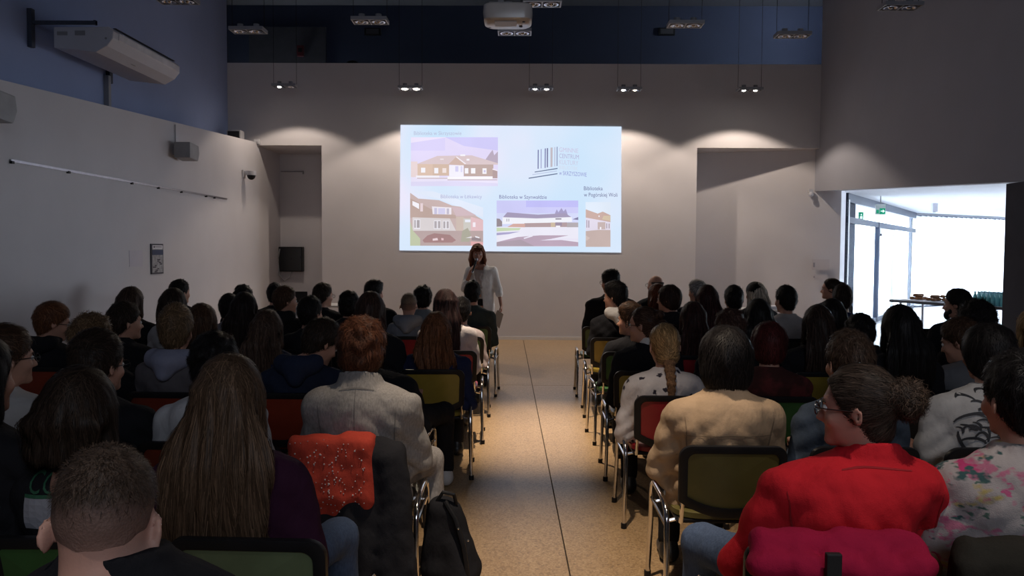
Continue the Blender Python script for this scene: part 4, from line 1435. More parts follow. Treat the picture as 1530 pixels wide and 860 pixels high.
    for i in (0, 1):
        rs = (0.057 if sleeve != 'jacket' else 0.064) * (0.5 + 0.5 * b)
        if sleeve == 'short':
            e = Vector(shd[i]).lerp(Vector(el[i]), 0.62)
            G.cone(shd[i], e, rs, rs * 0.98, 0.05)
        else:
            G.cone(shd[i], el[i], rs, rs * 0.86, 0.055)
            G.cone(el[i], wr_[i], rs * 0.80, rs * 0.56, 0.02)
    X, Y, Z = G.grid((slice(None),) * 3)
    wq_ = n3(X, Y, Z, 9, seed)
    rid = lambda a: 1 - 2 * np.abs(np.sin(a))
    wrk = 0.0045 * n3(X, Y, Z, 24, seed) + 0.0060 * rid(Z * 30 + 2.2 * wq_ + np.abs(X) * 26 + seed) * np.clip(1.3 - (Z - 0.46) / (zn - 0.46), 0.15, 1) + 0.0045 * rid(X * 22 + Z * 9 + 2.0 * wq_ + seed * 2)
    if b > 1.15:
        u = (Z - 0.46) / (zn - 0.46)
        wrk = wrk + 0.009 * np.sin(u * 19 + 2.0 * np.abs(X) / 0.2) * np.clip((0.8 - u) * 3, 0, 1)
    G.F = (G.F + wrk).astype(np.float32)
    cy = lean - 0.035
    cut = (Z - (zn + 0.012 + 0.10 * np.clip(cy - Y, -0.2, 0.3)))
    G.F = np.maximum(G.F, np.where((np.abs(X - sx) < 0.13) & (np.abs(Y - cy) < 0.15), cut, -1)).astype(np.float32)
    if collar in ('roll', 'jacket', 'shirt'):
        rr, th, hh = {'roll': (0.064, 0.011, 0.03), 'jacket': (0.078, 0.013, 0.035), 'shirt': (0.068, 0.009, 0.03)}[collar]
        G.put((sx - 0.14, cy - 0.16, zn - 0.08), (sx + 0.14, cy + 0.16, zn + 0.10),
              lambda X, Y, Z: np.maximum(np.abs(np.sqrt((X - sx) ** 2 + (Y - cy - 0.012) ** 2) - (rr + 0.35 * np.clip(zn + 0.02 - Z, 0, 0.06))) - th,
                                         np.maximum(zn - 0.05 - Z, Z - (zn + hh + 0.25 * np.clip(cy - Y, -0.12, 0.1)))), 0.012)
    sh_o = None
    V, Q = G.mesh()
    nm = {'jacket': 'jacket', 'short': 'tshirt'}.get(sleeve, 'sweater')
    sh_o = link(nm, np_mesh(nm, V, Q, cloth(top, pat)), root)
    if hood is not None:
        Hd = Field((-0.22, cy - 0.24, zn - 0.22), (0.22, cy + 0.14, zn + 0.10), 0.012)
        Hd.ell((0, cy - 0.075, zn - 0.02), (0.125, 0.085, 0.075), 0.02)
        Hd.cone((-0.085, cy + 0.05, zn - 0.0), (-0.10, cy - 0.05, zn + 0.0), 0.032, 0.04, 0.04)
        Hd.cone((0.085, cy + 0.05, zn - 0.0), (0.10, cy - 0.05, zn + 0.0), 0.032, 0.04, 0.04)
        Hd.cone((0, cy - 0.13, zn - 0.09), (0, cy - 0.12, zn - 0.03), 0.045, 0.05, 0.05)
        Hd.ell((0, cy - 0.02, zn + 0.055), (0.078, 0.080, 0.075), 0.0, 'd')
        X, Y, Z = Hd.grid((slice(None),) * 3)
        Hd.F = (Hd.F + 0.004 * n3(X, Y, Z, 55, seed)).astype(np.float32)
        V, Q = Hd.mesh()
        V[:, 0] += sx
        link('hood', np_mesh('hood', V, Q, cloth(hood)), root)
    if collar == 'white':
        q = MB()
        ring = []
        for zz, rr in ((zn - 0.01, 0.072), (zn + 0.035, 0.064), (zn + 0.037, 0.061), (zn - 0.01, 0.066)):
            ring.append([(sx + rr * math.cos(a), cy + 0.014 + rr * math.sin(a), zz + 0.014 * max(0, -math.sin(a))) for a in [2 * math.pi * i / 24 for i in range(24)]])
        q.loft(ring, 0, False)
        q.build('collar', cloth((0.6, 0.58, 0.56)), root, True)
    # ---- trousers and shoes
    kn = kn or [(-0.11, 0.44, 0.53), (0.11, 0.44, 0.53)]
    ft = ft or [(-0.11, 0.46, 0), (0.11, 0.46, 0)]
    (tv, tq), shs = legs_meshes('sit', kn, ft, round(max(1.0, b), 1))
    tm = trous or trous_black
    key = ('tr', id(tv), tm.name)
    if key not in TR_CACHE:
        TR_CACHE[key] = np_mesh('trousers', tv, tq, tm)
    link('trousers', TR_CACHE[key], root)
    for i, (sv, sq) in enumerate(shs):
        sm = shoes or shoe_black
        key = ('sh', id(sv), sm.name)
        if key not in TR_CACHE:
            TR_CACHE[key] = np_mesh('shoe', sv, sq, sm)
        link('shoe', TR_CACHE[key], root)
    # ---- hair
    make_hair(root, hair, hc, Hc, Rh, hs, local, h, seed, L, hw, zn, lean, depth, b, skin)
    return dict(root=root, zn=zn, lean=lean, Hc=Hc, Rh=Rh, hs=hs, shirt=sh_o, Mh=Mh, hc=hc, pivot=pivot)


def make_hair(root, hair, hc, Hc, Rh, hs, local, h, seed, L, hw, zn, lean, depth, b, skin, back_dir=-1):
    hh = max(h * 0.85, 0.0075)
    longish = hair in ('long', 'wavy')
    zl = Hc.z - (0.17 * hs if not longish else L)
    lo = (Hc.x - 0.20, Hc.y - 0.30, zl - 0.03)
    hi = (Hc.x + 0.20, Hc.y + 0.17, Hc.z + 0.20 * hs)
    F = Field(lo, hi, hh)
    m = 0.19 * hs
    F.put((Hc.x - m, Hc.y - m, Hc.z - 0.2 * hs), (Hc.x + m, Hc.y + m, Hc.z + 0.2 * hs), lambda X, Y, Z: cap_sdf(*local(X, Y, Z), hair, seed) * hs, 0.0)
    nape = Hc + Rh @ Vector((0, -0.065, -0.02)) * hs
    if longish:
        tfn_c = lambda Z: (-0.05 * np.sin(np.pi * np.clip((Z - 0.46) / (zn - 0.46), 0, 1) * 0.9) + lean * np.clip((Z - 0.46) / (zn - 0.46), 0, 1.05) ** 1.5)
        wav = 0.0 if hair == 'long' else 1.0

        def curtain(X, Y, Z):
            t = np.clip((nape.z + 0.05 - Z) / (L - 0.05), 0, 1)
            cx = nape.x * (1 - 0.5 * t) + Hc.x * 0.5 * t
            back = np.minimum(nape.y - 0.03, tfn_c(Z) - 0.118 * depth - 0.012) * np.clip(t * 3, 0, 1) + (nape.y - 0.02) * (1 - np.clip(t * 3, 0, 1))
            ts = np.clip(t / 0.30, 0, 1); ts = ts * ts * (3 - 2 * ts)
            w = 0.070 + (0.022 * hw + (hw - 1) * 0.07) * ts + 0.022 * hw * np.sin(np.pi * np.clip(t * 1.05, 0, 1))
            dd = 0.056 - 0.022 * t
            ang = np.arctan2(X - cx, -(Y - back - 0.05))
            gro = 0.0045 * np.sin(ang * 13 + seed + 2.0 * np.sin(Z * 9 + seed)) + 0.0025 * np.sin(ang * 27 + 3 * np.sin(Z * 6))
            cxw = cx + wav * 0.010 * np.sin(Z * 38 + seed + X * 14)
            q = np.sqrt(((X - cxw) / w) ** 2 + ((Y - back - 0.015) / dd) ** 2)
            end = zl + 0.03 * (np.sin(X * 55 + seed) + np.sin(X * 21 + 2 * seed)) * 0.5 + 0.6 * np.clip(np.abs(X - cx) - 0.05, 0, 0.1)
            return np.maximum((q - 1) * dd * 0.9 + gro * (1 + 1.2 * wav), np.maximum(end - Z, (Z - nape.z - 0.06)))
        F.put(lo, (hi[0], hi[1], nape.z + 0.14), curtain, 0.055)
        # side locks beside the face
        for s in (-1, 1):
            a = Hc + Rh @ Vector((s * 0.080, -0.01, 0.02)) * hs
            c_ = Hc + Rh @ Vector((s * 0.085, -0.02, -0.11)) * hs
            F.cone(a, c_, 0.020, 0.026, 0.03)
    elif hair == 'bun':
        c0 = Hc + Rh @ Vector((0, -0.13, 0.045)) * hs
        F.ell(c0, (0.045, 0.045, 0.042), 0.02)
    elif hair == 'updo':
        for i in range(7):
            a = i * 0.9
            c0 = Hc + Rh @ Vector((0.035 * math.cos(a * 1.4), -0.085 - 0.02 * (i % 3), 0.05 + 0.035 * math.sin(a))) * hs
            F.ell(c0, (0.036, 0.036, 0.03), 0.012)
    elif hair == 'braid':
        F.ell(Hc + Rh @ Vector((0, -0.075, -0.045)) * hs, (0.058, 0.045, 0.05), 0.03)
    elif hair == 'pony':
        F.cone(Hc + Rh @ Vector((0, -0.115, 0.02)) * hs, Hc + Rh @ Vector((0, -0.135, -0.16)) * hs, 0.03, 0.016, 0.02)
    V, Q = F.mesh()
    mt = hairmat(hc, 'long' if longish else '')
    if hair == 'buzz':
        mt = buzzmat(hc, skin)
    o = link('hair', np_mesh('hair', V, Q, mt), root)
    st = strands(o, F, V, hair, hc, Hc, Rh, hs, root.location.y, seed, L)
    if hair == 'buzz':
        st.matrix_local = (Matrix.Translation(Hc) @ Rh.to_4x4()).inverted()
        o.matrix_local = Matrix.Translation(Hc) @ Rh.to_4x4()
        co = np.empty(len(V) * 3, np.float32)
        o.data.vertices.foreach_get('co', co)
        co = (co.reshape(-1, 3) - np.array(Hc)) @ np.array(Rh)
        o.data.vertices.foreach_set('co', co.astype(np.float32).ravel())
        o.data.update()
    return o


def samp(F, p_):
    g_ = (p_ - F.lo) / F.h
    i = np.clip(np.floor(g_).astype(int), 0, np.array(F.n) - 2)
    f = g_ - i
    v_ = 0
    for a in (0, 1):
        for b_ in (0, 1):
            for c_ in (0, 1):
                wgt = (f[:, 0] if a else 1 - f[:, 0]) * (f[:, 1] if b_ else 1 - f[:, 1]) * (f[:, 2] if c_ else 1 - f[:, 2])
                v_ = v_ + wgt * F.F[i[:, 0] + a, i[:, 1] + b_, i[:, 2] + c_]
    return v_


def grad(F, p_):
    e = F.h
    g_ = np.stack([samp(F, p_ + np.eye(3)[k] * e) - samp(F, p_ - np.eye(3)[k] * e) for k in range(3)], 1)
    return g_ / (np.linalg.norm(g_, axis=1)[:, None] + 1e-9)


def strandmat(col):
    key = 'strand_%03d_%03d_%03d' % tuple(int(c * 999) for c in col)
    if key in MATS:
        return MATS[key]
    m, nt, b = nodes_of(key)
    ge = nt.nodes.new('ShaderNodeNewGeometry')
    nt.links.new(ramp(nt, ge.outputs['Random Per Island'], [(0.0, dim(col, 0.45)), (0.55, col), (1.0, dim(col, 2.1))]), b.inputs['Base Color'])
    b.inputs['Roughness'].default_value = 0.5
    b.inputs['Specular IOR Level'].default_value = 0.16
    MATS[key] = m
    return m


def strands(parent, F, V, style, hc, Hc, Rh, hs, d, seed, L):
    """loose locks lying on the hair surface, combed by style"""
    rs_ = np.random.RandomState(seed)
    near = d < 2.0 or False
    n = 4200 if d < 2.8 else 2400 if d < 4.0 else 1300 if d < 5.3 else 800 if d < 7 else 500
    wd_ = max(0.0011, 0.00042 * d)
    longish = style in ('long', 'wavy')
    if longish:
        n = int(n * 1.5)
    if style == 'buzz':
        n = int(n * 3.0); wd_ *= 0.55
    if style == 'bald':
        n = n // 4
    p_ = V[rs_.randint(0, len(V), n)] + rs_.normal(0, 0.002, (n, 3))
    Rn = np.array(Rh)
    hcv = np.array(Hc)
    if style == 'buzz':
        p_ = p_[((p_ - hcv) @ Rn)[:, 2] > 0.045 * hs + rs_.normal(0, 0.012, n)]
        n = len(p_)
    crown = hcv + Rn @ np.array([0.008, -0.045, 0.125]) * hs
    bunp = hcv + Rn @ np.array([0, -0.14, 0.035 if style != 'braid' else -0.07]) * hs
    fwd = Rn @ np.array([0, 1.0, 0])
    steps = 6 if longish else 4
    ln = {'long': 0.16, 'wavy': 0.14, 'buzz': 0.010, 'curly': 0.05, 'mop': 0.055, 'bob': 0.07, 'bowl': 0.06, 'side': 0.045, 'spiky': 0.04, 'short': 0.030, 'bald': 0.016}.get(style, 0.06)
    ln = ln * rs_.uniform(0.6, 1.2, n)
    lift = {'buzz': 0.005, 'curly': 0.016, 'mop': 0.008, 'spiky': 0.014, 'short': 0.006, 'side': 0.007}.get(style, 0.004) * rs_.uniform(0.2, 1.3, n)
    fly = rs_.rand(n) < 0.03
    lift = lift + fly * rs_.uniform(0.004, 0.012, n) * (style != 'buzz')
    base = rs_.uniform(-0.001, 0.003, n)
    jit = rs_.normal(0, 1, (n, 3))
    pts, sides = [], []
    cur = p_.copy()
    for k in range(steps + 1):
        g_ = grad(F, cur)
        cur = cur - g_ * np.clip(samp(F, cur), -0.02, 0.02)[:, None]
        if longish:
            dr = (cur - crown) * 3 + np.array([0, 0, -1.0]) * np.clip((hcv[2] + 0.10 - cur[:, 2]) / 0.10, 0.0, 1.5)[:, None]
            dr = dr + (0.10 if style == 'long' else 0.42) * jit * (1 if style == 'long' else np.sin(k * 2.0 + jit[:, :1] * 3))
        elif style in ('bun', 'updo', 'braid', 'pony'):
            dr = (bunp - cur) * 8 + 0.18 * jit
        elif style in ('curly',):
            dr = np.roll(jit, k % 3, 1) + 0.8 * jit
        elif style in ('mop', 'spiky'):
            dr = (cur - crown) * 8 + 0.55 * jit + 0.25 * np.sin(jit * 3 + k)
        elif style == 'side':
            dr = (cur - crown) * 6 + 0.5 * fwd * np.clip((cur[:, 2] - hcv[2] - 0.04) / 0.05, 0, 1)[:, None] + 0.22 * jit
        else:
            dr = (cur - crown) * 8 + 0.25 * jit
        dr = dr - g_ * (dr * g_).sum(1)[:, None]
        dr = dr / (np.linalg.norm(dr, axis=1)[:, None] + 1e-9)
        t = k / steps
        pts.append(cur + g_ * (base + 0.0015 + lift * t ** 1.3)[:, None])
        sd = np.cross(dr, g_)
        sides.append(sd * (wd_ * (1.0 - 0.75 * t))[None, None] if False else sd * (wd_ * (1.0 - 0.75 * t)))
        cur = cur + dr * (ln / steps)[:, None]
    A = np.stack([q for k in range(steps + 1) for q in (pts[k] - sides[k], pts[k] + sides[k])], 1)      # n, 2(steps+1), 3
    m_ = 2 * (steps + 1)
    off = (np.arange(n) * m_)[:, None]
    Q = np.concatenate([off + np.array([[2 * k, 2 * k + 1, 2 * k + 3, 2 * k + 2]]) for k in range(steps)], 0)
    me = np_mesh('strands', A.reshape(-1, 3), Q, strandmat(hc))
    o = link('strands', me, parent)
    o['kind'] = 'stuff'
    return o


def buzzmat(hc, skin):
    key = 'buzz_%03d' % int(hc[0] * 999)
    if key in MATS:
        return MATS[key]
    m, nt, b = nodes_of(key)
    v = coord(nt)
    se = nt.nodes.new('ShaderNodeSeparateXYZ')
    nt.links.new(v, se.inputs[0])
    nz = noise(nt, v, 240, 3)
    ad = nt.nodes.new('ShaderNodeMath'); ad.operation = 'MULTIPLY_ADD'
    nt.links.new(nz.outputs[0], ad.inputs[0]); ad.inputs[1].default_value = 0.03
    nt.links.new(se.outputs[2], ad.inputs[2])
    mr = nt.nodes.new('ShaderNodeMapRange')
    mr.inputs[1].default_value = -0.066; mr.inputs[2].default_value = 0.085
    nt.links.new(ad.outputs[0], mr.inputs[0])
    c = ramp(nt, mr.outputs[0], [(0.0, skin), (0.10, dim(skin, 0.95)), (0.42, dim(skin, 0.45)), (0.72, dim(skin, 0.22)), (0.85, dim(hc, 1.6)), (1.0, dim(hc, 1.6))])
    nt.links.new(c, b.inputs['Base Color'])
    b.inputs['Roughness'].default_value = 0.7
    bump(nt, b, nz.outputs[0], 0.5, 0.004)
    MATS[key] = m
    return m


def decal(pd, pts_faces, name, mat, lift=0.005, from_y=-1.5):
    """lay flat print (x,z outlines in person space) onto the back of a garment"""
    me = pd['shirt'].data
    vv = [v.co.copy() for v in me.vertices]
    bv = BVHTree.FromPolygons(vv, [tuple(p.vertices) for p in me.polygons])
    V, Fc, ok = [], [], True
    for pts, faces in pts_faces:
        o = len(V)
        good = True
        tmp = []
        for x, z in pts:
            hit = bv.ray_cast(Vector((x, from_y, z)), Vector((0, 1, 0)))
            if hit[0] is None:
                good = False
                break
            tmp.append(hit[0] + Vector((0, -lift, 0)))
        if good:
            V += tmp
            Fc += [tuple(i + o for i in f) for f in faces]
    if not V:
        return None
    m = bpy.data.meshes.new(name)
    m.from_pydata([tuple(v) for v in V], [], Fc)
    m.materials.append(mat)
    return link(name, m, pd['root'])


def stroke(path, w):
    pts, faces = [], []
    n = len(path)
    for i, (x, z) in enumerate(path):
        a, c = path[max(i - 1, 0)], path[min(i + 1, n - 1)]
        dx, dz = c[0] - a[0], c[1] - a[1]
        L = math.hypot(dx, dz) + 1e-9
        ww = w * (0.4 + 0.6 * math.sin(math.pi * (i + 0.5) / n))
        pts += [(x - dz / L * ww, z + dx / L * ww), (x + dz / L * ww, z - dx / L * ww)]
    for i in range(n - 1):
        faces.append((2 * i, 2 * i + 1, 2 * i + 3, 2 * i + 2))
    return pts, faces


# ---------------------------------------------------------------- stacking chair
def rounded_back(hw_, z0, z1, rtop, n=7, belly=0.05):
    pts = []
    for i in range(n + 1):
        a = math.pi / 2 * i / n
        pts.append((hw_ - rtop + rtop * math.cos(a), z1 - rtop + rtop * math.sin(a)))
    for i in range(n + 1):
        a = math.pi / 2 + math.pi / 2 * i / n
        pts.append((-hw_ + rtop + rtop * math.cos(a), z1 - rtop + rtop * math.sin(a)))
    m = 11
    for i in range(m):
        t = i / (m - 1)
        x = -hw_ * 0.97 + 2 * hw_ * 0.97 * t
        pts.append((x, z0 + belly * (abs(2 * t - 1) ** 2.2) * 1.3))
    return pts


CHAIR_MATS = {
    'green': ((0.035, 0.11, 0.03), (0.09, 0.13, 0.06)), 'yellow': ((0.28, 0.20, 0.03), (0.28, 0.20, 0.03)), 'red': ((0.26, 0.015, 0.022), (0.26, 0.015, 0.022)),
    'orange': ((0.20, 0.028, 0.012), (0.33, 0.055, 0.02)), 'olive': ((0.10, 0.085, 0.025), (0.10, 0.085, 0.025)), 'black': ((0.015, 0.015, 0.017), (0.015, 0.015, 0.017)), 'sage': ((0.13, 0.17, 0.09), (0.13, 0.17, 0.09))}


def seat_mat(cn):
    return plain('chair_' + cn, CHAIR_MATS[cn][0], 0.35, var=0.12, scale=9, bmp=0.05, bscale=400)


CH = {}


def chair_proto():
    t = thing('stacking_chair', 'stacking chair', 'chair', (0, 0, 0), 0, 'stacking chairs in rows')
    yb0, yb1 = -0.215, -0.285

    def yb(z): return yb0 + (yb1 - yb0) * (z - 0.45) / 0.33
    outer = rounded_back(0.225, 0.455, 0.775, 0.055)
    inner = rounded_back(0.190, 0.500, 0.742, 0.035, belly=0.035)

    def P3(p_, off):
        cu = 0.035 * (1 - (p_[0] / 0.225) ** 2)
        return (p_[0], yb(p_[1]) - cu + off, p_[1])
    n = len(outer)
    vs_ = [P3(p_, -0.014) for p_ in outer] + [P3(p_, -0.014) for p_ in inner] + [P3(p_, 0.014) for p_ in outer] + [P3(p_, 0.014) for p_ in inner]
    fs_ = []
    for i in range(n):
        j = (i + 1) % n
        fs_ += [(i, j, n + j, n + i), (2 * n + i, 3 * n + i, 3 * n + j, 2 * n + j), (i, 2 * n + i, 2 * n + j, j), (n + i, n + j, 3 * n + j, 3 * n + i)]
    bf = MB().add(vs_, fs_).build('back_frame', black_pl, t, True, 0.004)
    q = MB()
    rows_ = []
    inn = []
    zs_ = np.linspace(0.50, 0.742, 7)
    cx0 = (0, 0.63)
    q2 = []
    vs_ = [P3(p_, -0.006) for p_ in inner] + [P3(((p_[0]) * 0.5, cx0[1] + (p_[1] - cx0[1]) * 0.5), -0.006) for p_ in inner] + [P3(cx0, -0.006)]
    vs2 = [P3(p_, 0.006) for p_ in inner] + [P3(((p_[0]) * 0.5, cx0[1] + (p_[1] - cx0[1]) * 0.5), 0.012) for p_ in inner] + [P3(cx0, 0.012)]
    fs_, o = [], 2 * n + 1
    for i in range(n):
        j = (i + 1) % n
        fs_ += [(i, j, n + j, n + i), (n + i, n + j, 2 * n)]
        fs_ += [(o + i, o + n + i, o + n + j, o + j), (o + n + i, o + 2 * n, o + n + j)]
        fs_.append((i, o + i, o + j, j))
    MB().add(vs_ + vs2, fs_).build('back_panel', seat_mat('black'), t, True)
    st = MB()
    rings = []
    for zz, k in ((0.425, 0.94), (0.432, 1.0), (0.455, 1.0), (0.463, 0.93)):
        ring = []
        for i in range(36):
            a = 2 * math.pi * i / 36
            c_, s_ = math.cos(a), math.sin(a)
            ring.append((0.225 * k * math.copysign(abs(c_) ** 0.5, c_), 0.205 * k * math.copysign(abs(s_) ** 0.5, s_) + 0.005, zz))
        rings.append(ring)
    st.loft(rings).build('seat', seat_mat('black'), t, True)
    MB().box((-0.215, -0.19, 0.41), (0.215, 0.2, 0.426)).build('seat_shell', black_pl, t, bevel=0.004)
    for s in (-1, 1):
        x = s * 0.262
        # front half and rear half of the tube arch beside the seat
        MB().tube([(x + s * 0.01, 0.235, 0.0), (x, 0.215, 0.30), (x, 0.205, 0.42), (x, 0.185, 0.468), (x, 0.14, 0.492), (x, 0.07, 0.496), (x, 0.0, 0.496)], 0.0125, 10).build('leg', chrome, t, True)
        MB().tube([(x + s * 0.01, -0.245, 0.0), (x, -0.225, 0.30), (x, -0.213, 0.42), (x, -0.19, 0.468), (x, -0.14, 0.492), (x, -0.07, 0.496), (x, 0.0, 0.496)], 0.0125, 10).build('leg', chrome, t, True)
        MB().tube([(x, 0.14, 0.40), (s * 0.2, 0.14, 0.415), (0, 0.14, 0.412)], 0.010, 8).tube([(x, -0.14, 0.40), (s * 0.2, -0.14, 0.415), (0, -0.14, 0.412)], 0.010, 8).tube(
            [(x, 0.209, 0.40), (x, 0.14, 0.40), (x, -0.14, 0.40), (x, -0.212, 0.40)], 0.009, 8).build('seat_rail', chrome, t, True)
        MB().tube([(s * 0.2, -0.14, 0.412), (s * 0.2, -0.205, 0.42), (s * 0.2, -0.232, 0.50), (s * 0.2, -0.25, 0.60)], 0.010, 8).build('back_post', chrome, t, True)
        for yy in (0.235, -0.245):
            MB().disc((x + s * 0.01, yy, 0.0), 0.017, 2, 0.03, 10).build('foot_cap', black_pl, t)
    return t


def chair(x, y, rz, col, label):
    global CH0
    if not CH.get('first'):
        CH['p'] = chair_proto()
        r = CH['p']
        r.location = (x, y, 0); r.rotation_euler.z = rz; r['label'] = label
        CH['first'] = True
    else:
        r = dup(CH['p'], (x, y, 0), rz, label)
    for c in r.children:
        if c.name.startswith('back_panel') or c.name == 'seat' or c.name.startswith('seat.'):
            key = (c.name.split('.')[0], col)
            if key not in CH:
                CH[key] = c.data.copy()
                CH[key].materials[0] = seat_mat(col)
            c.data = CH[key]
    return r

# ---------------------------------------------------------------- audience
ROW = dict(A=1.42, B=2.50, C=3.62, D=4.78, E=5.72, F=6.76, G=7.82, H=8.92, I=9.75)
GREYH = (0.17, 0.17, 0.19)
PALE = (0.50, 0.48, 0.47)
WHITE = (0.56, 0.55, 0.56)
NAVY = (0.022, 0.028, 0.07)
PP = {}


def seat(key, row, label, who, px, py, chair_c='black', d=None, cx=None, crz=0.0, **kw):
    y = ROW[row]
    if d and abs(d - (y - 0.09)) > 0.13 and kw.get('pitch', 0) < 20:
        y = d + 0.09
    pd = person(label, px, py, d or (y - 0.09), y, **kw)
    PP[key] = pd
    x = cx if cx is not None else pd['root'].location.x
    pd['chair'] = chair(x, y, R(crz if crz else random.uniform(-3, 3)), chair_c, '%s-backed chrome-legged chair under %s' % (chair_c, who))
    return pd


# --- nearest rows, side of the low white wall
seat('near_boy', 'A', 'person with close-cropped nape and ears out, black collar, nearest the camera', 'nearest cropped-haired person', 154, 683, 'black', d=1.30,
     hair='buzz', hc=(0.055, 0.036, 0.026), top=K, neckw=0.060, skin=(0.55, 0.32, 0.25), pitch=16, roll=2, yaw=19, hs=0.94, bx=2, vox=0.007, zup=0.055)
g = seat('longhair', 'B', 'person with very long fair-brown hair, purple top and jeans, before the green chair back', 'person with very long fair-brown hair', 345, 529, 'sage',
         cx=-0.755, hair='long', hc=(0.095, 0.058, 0.036), top=(0.045, 0.014, 0.035), L=0.62, hw=1.35, hs=1.0, bx=10, vox=0.009, trous=denim, kn=[(-0.10, 0.44, 0.53), (0.20, 0.40, 0.54)], ft=[(-0.1, 0.5, 0), (0.22, 0.42, 0)], skin=SKIN)
seat('cos', 'B', 'person with long dark hair, black top lettered in green on the back', 'person with green lettered black top', 122, 548, 'green', hair='long', hc=DBR, top=K,
     L=0.125, hw=0.95, d=2.36, bx=-8, vox=0.010)
seat('edge_dark', 'B', 'person with long near-black hair and black top, cut by the frame edge', 'dark long-haired person cut by frame edge', -34, 497, 'black', hair='long', hc=BLK, top=K, L=0.42, yaw=-20)
gm1 = seat('greyjacket', 'C', 'person with thick red-brown bowl hair in a grey blazer, jackets on the chair', 'person in grey blazer', 542, 470, 'black', cx=-0.705,
           hair='mop', hc=(0.085, 0.032, 0.017), top=(0.27, 0.255, 0.245), pat='weave', sleeve='jacket', collar='jacket', b=1.04, trous=trous_grey, neckw=0.056, bx=2, hs=1.02, vox=0.009,
           kn=[(-0.11, 0.42, 0.53), (0.24, 0.40, 0.53)], ft=[(-0.1, 0.46, 0), (0.27, 0.36, 0)], yaw=-6, arms='knee')
seat('whiteshirt', 'C', 'person with short black hair and white shirt, behind very long fair-brown hair', 'black-haired person in white shirt', 320, 494, 'orange', hair='mop', hc=BLK,
     top=WHITE, sleeve='short', bx=-12, pitch=6, yaw=10)
seat('glassesboy', 'C', 'person with short dark hair and glasses turned aside, black top', 'glasses-wearing person in black top', 150, 497, 'black', hair='side', hc=DBR,
     top=K, glasses=True, face=True, yaw=-24, bx=14)
seat('paleshirt', 'C', 'person in glasses and pale shirt in side view at frame edge', 'pale-shirted person at frame edge', 12, 486, 'orange', hair='side', hc=BRN, top=PALE,
     glasses=True, face=True, yaw=-40, bx=0)
# --- row D
seat('lean_black', 'D', 'person in black jacket with teal stripe leaning forward, white sneakers in the aisle', 'forward-leaning person in black jacket', 546, 505, 'black', cx=-0.80,
     d=5.0, hair='short', hc=BLK, top=K, sleeve='jacket', bx=52, pitch=42, kn=[(-0.05, 0.44, 0.53), (0.26, 0.44, 0.53)], ft=[(-0.05, 0.5, 0), (0.255, 0.60, 0)], shoes=shoe_white, b=1.12)
seat('bluehood', 'D', 'person in dark blue hoodie bowing the head aside', 'person in dark blue hoodie', 481, 481, 'orange', cx=-1.36, hair='short', hc=DBR, top=(0.020, 0.027, 0.052), hood=(0.024, 0.032, 0.062),
     yaw=-48, pitch=26, face=True, bx=-28, d=4.74, roll=3)
seat('greyhood', 'D', 'person with sandy cropped hair in grey hoodie with pale blue lining', 'sandy-haired person in grey hoodie', 264, 458, 'orange', hair='side', hc=LBR, top=(0.13, 0.12, 0.13), hood=(0.26, 0.27, 0.36),
     yaw=2, bx=4, neckw=0.055)
seat('curlybrown', 'D', 'person with fluffy light-brown hair behind the dark-haired glasses wearer', 'fluffy-haired light-brown person', 140, 469, 'black', hair='spiky', hc=LBR, top=K, yaw=-30, d=4.6, hs=1.05)
# --- row E
seat('profile_glasses', 'E', 'person with auburn hair and glasses in side view, black hoodie, before the orange chair back', 'auburn-haired glasses wearer in black hoodie', 80, 452, 'orange',
     hair='side', hc=(0.13, 0.05, 0.022), top=K, hood=K, glasses=True, face=True, yaw=-50, bx=-6, pitch=10)
seat('profile_short', 'E', 'person with dark cropped hair in side view, black jacket, beside the sandy grey hoodie', 'dark-cropped person in side view', 189, 452, 'black', hair='short', hc=DBR, top=K,
     face=True, yaw=-46, bx=8, collar='roll')
seat('brown_bob', 'E', 'person with straight brown hair close behind the grey hoodie', 'straight brown-haired person', 303, 453, 'black', hair='long', hc=BRN, top=K, L=0.36, hw=0.9)
seat('navy_girl', 'E', 'person with shoulder-length brown hair and dark blue top', 'brown-haired person in dark blue top', 400, 461, 'black', hair='wavy', hc=(0.075, 0.045, 0.032), top=NAVY, L=0.36, hw=1.0, d=5.45)
seat('long_brown_c', 'E', 'person with long dark-brown hair behind the thick bowl hair', 'long-haired person behind the bowl hair', 554, 435, 'green', hair='long', hc=(0.045, 0.024, 0.018), top=K, L=0.50, hw=1.05)
seat('auburn', 'E', 'person with long wavy auburn hair in dark blue top on yellow chair', 'long wavy auburn-haired person', 652, 465, 'yellow', cx=-0.612, hair='wavy', hc=(0.15, 0.06, 0.028), top=NAVY, L=0.46, hw=1.05, d=5.66)
# --- row F
seat('long_flat', 'F', 'person with smooth brown hair and black top against the low white wall', 'smooth brown-haired person by low wall', 197, 428, 'black', hair='long', hc=(0.05, 0.03, 0.022), top=K, L=0.36, hw=1.0, d=6.9, yaw=-8)
seat('dark_greyjacket', 'F', 'person with long dark-brown hair and light grey jacket near the framed notice', 'long-haired person in light grey jacket', 260, 430, 'black', hair='long', hc=DBR, top=(0.34, 0.33, 0.34), L=0.32, hw=0.9, bx=-6, d=6.55)
seat('long_dark_d', 'F', 'person with long black-brown hair and black top just past dark short-haired pair', 'long black-brown-haired person', 366, 436, 'black', hair='long', hc=(0.02, 0.013, 0.012), top=K, L=0.44, hw=1.1, d=6.5)
seat('dark_back', 'F', 'person with short dark hair in black seated before the glasses wearer by the monitor niche', 'short-haired person in black', 465, 443, 'black', hair='short', hc=BLK, top=K, yaw=-25)
